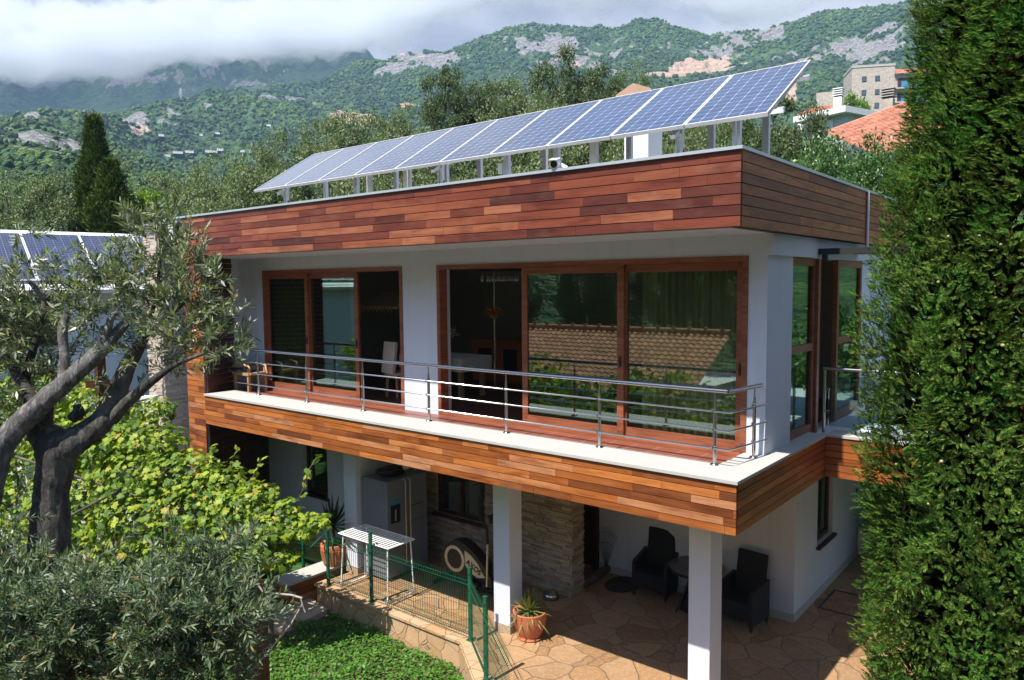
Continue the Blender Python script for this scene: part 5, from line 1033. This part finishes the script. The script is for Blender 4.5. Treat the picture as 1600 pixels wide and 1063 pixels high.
# left building with solar roof: eave runs away to the left, roof tilts towards the viewpoint
E0 = at(240,449,17.8); E1_ = at(-60,443,15.4); E0[2] = 2.15; lbu = E1_-E0; lbu[2] = 0; lbu /= np.linalg.norm(lbu); lbn = np.array([-lbu[1], lbu[0], 0.]); lbn = lbn if lbn@(CAM-E0) > 0 else -lbn; w0 = 8.0
lb = thing('pale_building', (E0[0], E0[1], -3.9), 'pale blue-white building with a row of dark solar panels on its roof, far left', 'building')
up_ = -lbn*1.9+np.array([0,0,at(235,381,19.6)[2]-2.2]); m = MB(); B0 = E0-lbu*1.5+lbn*-.1; B1 = E0+lbu*w0+lbn*-.1
c_ = (B0+B1)/2-lbn*2.2; m.obox((c_[0], c_[1], (-3.9+2.16)/2), lbu, lbn, (0,0,1), 4.7, 2.2, (2.16+3.9)/2); m.build('wall', 'blue_wall', lb)
m = MB(); f_ = (E0-lbu*1.6+E0+lbu*w0)/2; m.obox(f_+up_*.62-np.array([0,0,.07]), lbu, up_/np.linalg.norm(up_), np.cross(lbu, up_/np.linalg.norm(up_)), 4.85, np.linalg.norm(up_)*.72, .05); rf = m.build('roof', 'white_paint', lb)
m = MB(); m.tube([E0-lbu*1.6-np.array([0,0,.09])+lbn*.08, E0+lbu*w0-np.array([0,0,.09])+lbn*.08], .07, 10); m.build('gutter', 'white_paint', rf)
uu = up_/np.linalg.norm(up_); nrm_ = np.cross(lbu, uu); nrm_ = nrm_ if nrm_[2] > 0 else -nrm_
for k in range(7):
    o_ = E0+lbu*(-1.3+1.22*k)+uu*.06+nrm_*.07; hgt = np.linalg.norm(up_)*1.12; m = MB(); m.obox(o_+lbu*.6+uu*hgt/2, lbu, uu, nrm_, .603, hgt/2, .018); f = m.build('solar_panel', 'alu_white', lb)
    m = MB(); A_ = o_+lbu*.018+uu*.02+nrm_*.021; m.quad(A_, A_+lbu*1.165, A_+lbu*1.165+uu*(hgt-.04), A_+uu*(hgt-.04)); m.build('cells', 'solar2', f)
wn_ = at(8,490,13.4); q = E0+lbu*2.6; m = MB(); m.obox((q[0]+lbn[0]*-.08, q[1]+lbn[1]*-.08, 1.35), lbu, lbn, (0,0,1), .7, .04, .55); w = m.build('window', 'frame_dark', lb); m = MB(); m.obox((q[0]+lbn[0]*-.035, q[1]+lbn[1]*-.035, 1.35), lbu, lbn, (0,0,1), .62, .006, .47); m.build('pane', 'glass', w)
# timber fence and pale garden wall in front of it
t = thing('timber_fence', (-14.5, -.5, -3.9), 'red-brown timber post-and-rail in front of the pale garden wall at the far left', 'fence')
p = at(157,590,13.0); MB().box(p[0]-.07, p[0]+.07, p[1]-.07, p[1]+.07, -3.9, p[2]+.4).build('post', 'frame_dark', t); pa, pb = at(135,601,13.0), at(185,598,13.0); MB().beam(pa, pb, .06, .12).build('rail', 'frame_dark', t); MB().beam(at(200,619,12.9), at(222,612,12.9), .06, .16).build('rail', 'frame_dark', t)
gw = MB(); a_, b_ = at(-60,610,13.8), at(242,612,13.5); dd_ = (b_-a_)/np.linalg.norm(b_-a_); n_ = np.array([-dd_[1], dd_[0], 0]); gw.obox(((a_+b_)/2*np.array([1,1,0])+np.array([0,0,-2.0])), (dd_[0], dd_[1], 0), n_, (0,0,1), np.linalg.norm(b_-a_)/2, .08, 2.1); o = gw.build('garden_wall', 'white_wall'); rebase(o, (a_[0], a_[1], -3.9)); tag(o, 'pale rendered garden wall behind the grape vine at the far left', 'wall')
# stone tower block and houses on the slope, right
MAT['hotel_stone'] = M_plain('rubble_stone', (.42,.36,.30), .9, var=.6, scale=2.2)
def facing(p): d = CAM-p; d[2] = 0; return d/np.linalg.norm(d)
ht = at(1361,178,170); nf_ = facing(ht); ang = .25; nf_ = np.array([nf_[0]*math.cos(ang)-nf_[1]*math.sin(ang), nf_[0]*math.sin(ang)+nf_[1]*math.cos(ang), 0]); rt = np.array([-nf_[1], nf_[0], 0]); zt = at(1372,108,170)[2]
hb = thing('stone_hotel', (ht[0], ht[1], ht[2]-8), 'rough stone tower block with small square windows and a clay-roofed balcony wing on the hillside', 'building')
m = MB(); m.obox((ht[0], ht[1], (zt+ht[2]-8)/2)-nf_*3, rt, nf_, (0,0,1), 4.5, 4, (zt-ht[2]+8)/2); m.build('tower', 'hotel_stone', hb)
m = MB(); m.obox(np.array([ht[0], ht[1], zt+.25])-nf_*3, rt, nf_, (0,0,1), 4.6, 4.1, .25); m.build('coping', 'concrete', hb)
for r_ in range(3):
    for k in range(2): c_ = np.array([ht[0], ht[1], zt-2.6-3.0*r_])+rt*(-1.9+2.8*k)+nf_*1.02; m = MB(); m.obox(c_, rt, nf_, (0,0,1), .48, .05, .6); f = m.build('window', 'frame_dark', hb); m = MB(); m.obox(c_+nf_*.056, rt, nf_, (0,0,1), .38, .005, .5); m.build('pane', 'glass', f)
wc_ = np.array([ht[0], ht[1], 0])+rt*8.55-nf_*2.6
m = MB(); m.obox((wc_[0], wc_[1], (zt-2.0+ht[2]-8)/2), rt, nf_, (0,0,1), 4, 3.5, (zt-2.0-ht[2]+8)/2); m.build('wing', 'hotel_stone', hb)
m = MB(); A_ = wc_+np.array([0,0,zt-2]); tile_roof(m, A_-rt*4.2+nf_*4.2, A_+rt*4.2+nf_*4.2, A_+rt*4.2-nf_*.5+np.array([0,0,2.1]), A_-rt*4.2-nf_*.5+np.array([0,0,2.1]), 8, 22, .12); m.build('roof', 'tile_roof', hb)
for k in range(3):
    c_ = wc_+nf_*3.52+np.array([0,0,zt-3.9-3.1*k]); m = MB(); m.obox(c_, rt, nf_, (0,0,1), 3.4, .04, 1.1); f = m.build('balcony_window', 'frame_dark', hb); m = MB(); m.obox(c_+nf_*.05-np.array([0,0,.3]), rt, nf_, (0,0,1), 2.6, .006, .7); m.build('pane', 'blue_panel', f); m = MB(); m.obox(c_+nf_*.5-np.array([0,0,1.3]), rt, nf_, (0,0,1), 4, .55, .14); m.build('balcony_slab', 'concrete', hb)
# nearer clay-tiled house (right), flat white house and its clay roof
r0 = at(1415,163,60); r1 = at(1300,212,57); ths = thing('tiled_house', (r0[0], r0[1], r0[2]-8), 'house with a long orange clay-tile roof half hidden behind laurel and cypress', 'house')
ra, rb, rc, rd = at(1288,208,57), at(1372,246,51), at(1500,196,56), at(1416,161,62); m = MB(); tile_roof(m, ra, rb, rc, rd, 18, 26, .10); rfo = m.build('roof', 'tile_roof', ths)
m = MB(); m.tube([ra, rd], .13, 8); m.tube([rd, rc], .14, 8); m.build('ridge', 'tile_roof', rfo)
cw = (ra+rb+rc+rd)/4; m = MB(); m.prism([(p_[0]*.7+cw[0]*.3, p_[1]*.7+cw[1]*.3) for p_ in (ra, rb, rc, rd)], 'Z', cw[2]-9, min(ra[2], rb[2])-.2); m.build('wall', 'grey_wall', ths)
def stack(c, w, hgt, par, mat):
    m = MB(); m.box(c[0]-w, c[0]+w, c[1]-w, c[1]+w, c[2]-1.5, c[2]+hgt*.45); s_ = m.build('chimney', mat, par)
    for k in range(4): z_ = c[2]+hgt*(.55+.15*k); m = MB(); m.box(c[0]-w*1.25, c[0]+w*1.25, c[1]-w*1.25, c[1]+w*1.25, z_, z_+hgt*.05); m.build('cap', 'white_wall' if mat != 'hotel_stone' else 'concrete', s_)
    MB().box(c[0]-w*.8, c[0]+w*.8, c[1]-w*.8, c[1]+w*.8, c[2]+hgt*.45, c[2]+hgt*.99).build('flue', 'dark', s_)
stack(at(1388,167,63), .42, 1.4, ths, 'hotel_stone')
fh = thing('white_flat_roofed_house', tuple(at(1310,185,85)-np.array([0,0,8])), 'white flat-roofed house with a low clay roof and striped chimney left of the orange roof', 'house')
c_ = at(1308,184,85); nf2 = facing(c_); nf2 = np.array([nf2[0]*math.cos(-.6)-nf2[1]*math.sin(-.6), nf2[0]*math.sin(-.6)+nf2[1]*math.cos(-.6), 0]); rt2 = np.array([-nf2[1], nf2[0], 0])
m = MB(); m.obox(c_, rt2, nf2, (0,0,1), 3.3, 3.4, .33); m.build('roof_edge', 'white_wall', fh); m = MB(); m.obox(c_-np.array([0,0,4.3])-nf2*.4, rt2, nf2, (0,0,1), 2.7, 2.8, 4.0); m.build('wall', 'grey_wall', fh)
m = MB(); m.obox(c_+nf2*2.46-np.array([0,0,1.3]), rt2, nf2, (0,0,1), 1.2, .04, .6); m.build('window', 'white_wall', fh)
q = at(1290,172,92); m = MB(); rtf = np.array([-facing(q)[1], facing(q)[0], 0]); nq = facing(q); tile_roof(m, q-rtf*3.4+nq*2.6-np.array([0,0,.9]), q+rtf*3.2+nq*2.6-np.array([0,0,.9]), q+rtf*.9+np.array([0,0,.45]), q-rtf*1.2+np.array([0,0,.45]), 8, 24, .09); m.build('clay_roof', 'tile_roof', fh); m = MB(); m.obox(q-np.array([0,0,2.2]), rtf, nq, (0,0,1), 3.1, 2.4, 1.3); m.build('side_wall', 'white_wall', fh)
stack(at(1310,163,88), .45, 1.7, fh, 'white_wall')
o = MB(); q = at(1289,159,150); o.obox(q, rtf, nq, (0,0,1), 1.6, 2, 1.4); o = o.build('stone_hut', 'hotel_stone'); rebase(o, tuple(q-np.array([0,0,1.4]))); tag(o, 'small pale stone block left of the yellow-flowering bush on the hillside', 'hut')
# far white houses on the left hillside and pylons
k = 0
for x, y, w, hh_ in [(262,245,5,3), (278,241,9,4), (296,240,8,4), (330,240,11,4.5), (344,237,6,4.5), (378,238,5,3), (392,239,4,3), (252,213,5,2.5), (312,212,6,2), (420,197,4,1.5), (340,210,4,2.5)]:
    d_ = 420; p = at(x, y, d_); hz = height_at(np.array([p[0]]), np.array([p[1]]))[0][0]
    for _ in range(40):
        if p[2] < hz+.5: d_ *= .97
        elif p[2] > hz+3: d_ *= 1.03
        p = at(x, y, d_); hz = height_at(np.array([p[0]]), np.array([p[1]]))[0][0]
    nf_ = facing(p); rt = np.array([-nf_[1], nf_[0], 0]); W = w*d_/FPX*.8; Hh = hh_*d_/FPX*.7
    t = thing('hillside_house', tuple(p), 'tiny white house among the green hills far to the left', 'house', 'tiny white houses on the far left hillside')
    m = MB(); m.obox(p+np.array([0,0,Hh*1.1-.75]), rt, nf_, (0,0,1), W, 3, .75); m.build('wall', 'white_wall', t); m = MB(); m.obox(p+np.array([0,0,Hh*1.1+.07]), rt, nf_, (0,0,1), W*1.02, 3.05, .06); m.build('roof', 'white_wall', t); k += 1
for x, y0, y1, lab in ((283,138,163,'left one of two lattice pylons on the ridge below the cloud'), (294,153,168,'right, lower one of two lattice pylons on the ridge below the cloud')):
    d_ = 860; p = at(x, y1, d_); top = at(x, y0, d_)[2]; hgt = top-p[2]; t = thing('lattice_pylon', tuple(p), lab, 'pylon'); m = MB()
    for s in (-1, 1):
        for s2 in (-1, 1): m.beam(p+np.array([s*2.2, s2*2.2, -6]), p+np.array([s*.4, s2*.4, hgt]), .35, .35)
    for q_ in (.7, .85): m.beam(p+np.array([-5,0,hgt*q_]), p+np.array([5,0,hgt*q_]), .35, .35)
    for q_ in (.15, .35, .55): w_ = 2.2-1.8*q_; m.beam(p+np.array([-w_,0,hgt*q_]), p+np.array([w_,0,hgt*(q_+.15)]), .25, .25)
    m.build('tower', 'alu', t)
# --- houses behind the viewpoint that the door glass mirrors
rh = thing('tile_roofed_house', (-12, -16, -3.9), 'house with a brown clay-tile roof behind the viewpoint, mirrored in the living room glass', 'house')
m = MB(); ya, yb = -12.0, -16.0; tile_roof(m, (-7.6,ya,-1.75), (-24,ya,-1.75), (-24,yb,.12), (-7.9,yb,.12), 15, 60, .07); rf = m.build('roof', 'tile_roof_dark', rh); m = MB(); m.tube([(-24,yb,.2), (-7.9,yb,.2)], .12, 8)
for k in range(24): m.obox((-8.2-.66*k, yb, .34), (1,0,0), (0,1,0), (0,0,1), .07, .07, .05)
m.build('ridge', 'tile_roof_dark', rf); m = MB(); m.box(-23.6, -8.2, -20, -12.5, -3.9, -1.7); m.build('wall', 'white_wall', rh)
tb_ = thing('teal_roofed_building', (-30, -16, -3.9), 'pale teal-roofed building behind the viewpoint, mirrored in the dining room glass', 'building')
m = MB(); m.box(-36, -26.5, -22, -16, -3.9, 1.15); m.build('wall', M_plaster('pale_teal_plaster', (.60,.80,.80)), tb_); MAT['teal_metal'] = M_plain('teal_metal', (.20,.42,.40), .4, .2); m = MB(); m.prism([(-15.6,1.1), (-19,2.55), (-19,2.45), (-15.6,1.0)], 'X', -36.3, -26.2)
for k in range(44): x = -36.2+.23*k; m.beam((x,-15.6,1.12), (x,-19,2.57), .05, .06)
m.build('roof', 'teal_metal', tb_)
protos_behind = [(-3.6,-13.5,7), (-5.2,-15.5,9), (-2.2,-11.8,5), (-10,-24,11), (-14,-27,12), (-18,-25,10), (-22,-28,12), (-7,-26,11), (-27,-27,12), (-12,-32,14), (-20,-34,15), (-4,-22,10)]
for i, (x, y, h) in enumerate(protos_behind):
    pr = protos[('olive', 0) if i < 3 else ('dark', i % 2)]; c = copy_thing(pr, (x, y, -3.9), i*1.3, (1.0, 1.0, h/8) if i > 2 else (.8, .8, h/6), 'tree behind the viewpoint, mirrored in the door glass', 'trees mirrored in the door glass')
# ================================================================== AIR, SKY, LIGHT, CAMERA
hz = MB(); hz.box(-1900, 1300, -460, 1850, -6, 640); 
g = N('haze'); pv = g.n('VolumePrincipled', {'Color': (.42,.62,1.0), 'Density': 2.0e-4, 'Anisotropy': .1}); g.t.links.new(pv.outputs[0], g.out.inputs['Volume']); MAT['haze'] = g.m
HAZE = True
if HAZE: tag(hz.build('haze', 'haze'), kind='stuff')
# cloud bank lying on the far mountain and touching the main ridge
CB = [(x_, y_-11) for x_, y_ in [(-320,128), (0,132), (60,138), (110,128), (190,128), (250,120), (300,116), (360,112), (430,104), (500,106), (560,96), (620,72), (700,40), (760,14), (830,2), (920,18), (980,2), (1040,14), (1085,36), (1150,42), (1230,38), (1285,18), (1350,-20), (1450,-40)]]
ca, ce = skyline(CB); na_, nr_2 = 260, 56; aa_ = np.linspace(azel(-300,130)[0], azel(1440,0)[0], na_); eb_ = np.interp(aa_, ca, ce); r0_ = np.interp(aa_, [azel(520,100)[0], azel(740,60)[0]], [1080, 880]); tt = np.linspace(0, 1, nr_2)
rg = r0_[:, None]+tt[None]*np.interp(aa_, [azel(520,100)[0], azel(740,60)[0]], [560, 330])[:, None]; xg = CAM[0]+np.sin(aa_)[:, None]*rg; yg = CAM[1]+np.cos(aa_)[:, None]*rg
pq = np.stack([xg, yg, xg*0], -1); th_ = np.sin(np.clip(tt*1.02, 0, 1)*PI)[None]**.5; l1 = fbm(pq/70., 6, 90, .6)+.5*fbm(pq/28., 3, 92)+.35*fbm(pq/13., 2, 93); l2 = fbm(pq/55.+9, 6, 95, .62); wd = np.clip(np.minimum(np.arange(na_), na_-1-np.arange(na_))/8., 0, 1)[:, None]
mid = GZ+rg*(eb_[:, None]+.030); zb_ = mid-th_*wd*(rg*.028+l1*20); zt_ = mid+th_*wd*(rg*.045+l2*34)
zt_ = np.maximum(zt_, zb_+.5); V = np.concatenate([np.stack([xg, yg, zb_], -1).reshape(-1, 3), np.stack([xg, yg, zt_], -1).reshape(-1, 3)]); i3, j3 = np.meshgrid(np.arange(na_-1), np.arange(nr_2-1), indexing='ij'); q = i3*nr_2+j3; n0 = na_*nr_2
Fb = np.stack([q.ravel(), (q+1).ravel(), (q+nr_2+1).ravel(), (q+nr_2).ravel()], 1); Ft = Fb[:, ::-1]+n0
rim = [i*nr_2 for i in range(na_)]+[(na_-1)*nr_2+j for j in range(1, nr_2)]+[i*nr_2+nr_2-1 for i in range(na_-2, -1, -1)]+[j for j in range(nr_2-2, 0, -1)]; Fs = np.array([(rim[k], rim[(k+1) % len(rim)], rim[(k+1) % len(rim)]+n0, rim[k]+n0) for k in range(len(rim))])
g = N('cloud'); pv = g.n('VolumePrincipled', {'Color': (.82,.835,.865), 'Density': .016, 'Anisotropy': .2}); g.t.links.new(pv.outputs[0], g.out.inputs['Volume']); MAT['cloud'] = g.m
CLOUD = True
if CLOUD: tag(mesh_np('clouds', V, np.concatenate([Fb, Ft, Fs]), 'cloud', smooth=True), kind='stuff')
SUN = np.array([-.065, -1, 1.667]); SUN /= np.linalg.norm(SUN); el_ = math.asin(SUN[2])
w = bpy.data.worlds.new('World'); S.world = w; w.use_nodes = True; nt = w.node_tree; nt.nodes.clear()
g = N.__new__(N); g.t = nt; g._g = None; g.m = None
out = nt.nodes.new('ShaderNodeOutputWorld'); sky = g.n('TexSky', sky_type='NISHITA'); sky.sun_disc = False; sky.sun_elevation = el_; sky.sun_rotation = math.atan2(SUN[0], SUN[1]); sky.air_density = 1.0; sky.dust_density = .3; sky.ozone_density = 4; sky.altitude = 50
tc = g.n('TexCoord').outputs['Generated']; sp = g.n('SeparateXYZ', {0: tc}); zc = g.mth('MAXIMUM', sp.outputs[2], .0); dn = g.mth('ADD', zc, .13)
cv = g.n('CombineXYZ', {'X': g.mth('DIVIDE', sp.outputs[0], dn), 'Y': g.mth('DIVIDE', sp.outputs[1], dn), 'Z': g.mth('MULTIPLY', zc, 2.0)}).outputs[0]
n1 = g.n('TexNoise', {'Vector': cv, 'Scale': 1.25, 'Detail': 9, 'Roughness': .56, 'Distortion': .35}).outputs['Fac']
n2 = g.n('TexNoise', {'Vector': g.mapv(cv, (1,1,1), (3.1,1.7,.4)), 'Scale': .62, 'Detail': 6, 'Roughness': .55}).outputs['Fac']
f = g.mth('ADD', g.mth('MULTIPLY', n1, .6), g.mth('MULTIPLY', n2, .4))
# clouds: solid bank towards the mountains (+Y, low), broken elsewhere
fwd = g.mth('MULTIPLY', g.mth('ADD', sp.outputs[1], .05), 3.0, clamp=True); low = g.mth('SUBTRACT', 1.25, g.mth('MULTIPLY', zc, 1.5), clamp=True)
cov = g.mth('ADD', g.mth('MULTIPLY', f, .8), g.mth('MULTIPLY', g.mth('MULTIPLY', fwd, low), .62)); cm = g.ramp(cov, [(.44,(0,0,0)), (.60,(1,1,1))], 'EASE')
cl = g.ramp(f, [(.40,(1.30,1.38,1.60)), (.47,(1.95,2.02,2.2)), (.54,(2.75,2.78,2.85)), (.62,(3.3,3.3,3.35))])
mx = g.mix(cm, sky.outputs[0], cl); bg = g.n('Background', {'Color': mx, 'Strength': .12}); nt.links.new(bg.outputs[0], out.inputs['Surface'])
sl = bpy.data.lights.new('sun', 'SUN'); sl.energy = 4.8; sl.angle = math.radians(.53); sl.color = (1,.95,.86); so = bpy.data.objects.new('sun', sl); COL.objects.link(so); so.rotation_euler = Vector(SUN).to_track_quat('Z', 'Y').to_euler()
cam = bpy.data.cameras.new('camera'); co = bpy.data.objects.new('camera', cam); COL.objects.link(co); cam.sensor_width = 36; cam.lens = FPX/1600*36; cam.clip_start = .05; cam.clip_end = 9000
co.matrix_world = Matrix(((CR[0], CU[0], -CF[0], CAM[0]), (CR[1], CU[1], -CF[1], CAM[1]), (CR[2], CU[2], -CF[2], CAM[2]), (0,0,0,1))); S.camera = co
S.view_settings.view_transform = 'Standard'; S.view_settings.look = 'None'; S.view_settings.exposure = 1.1; S.view_settings.gamma = 1
S.cycles.max_bounces = 8; S.cycles.transparent_max_bounces = 16; S.cycles.volume_bounces = 3; S.cycles.use_denoising = True
for o in bpy.data.objects:
    if '_org' in o: del o['_org']
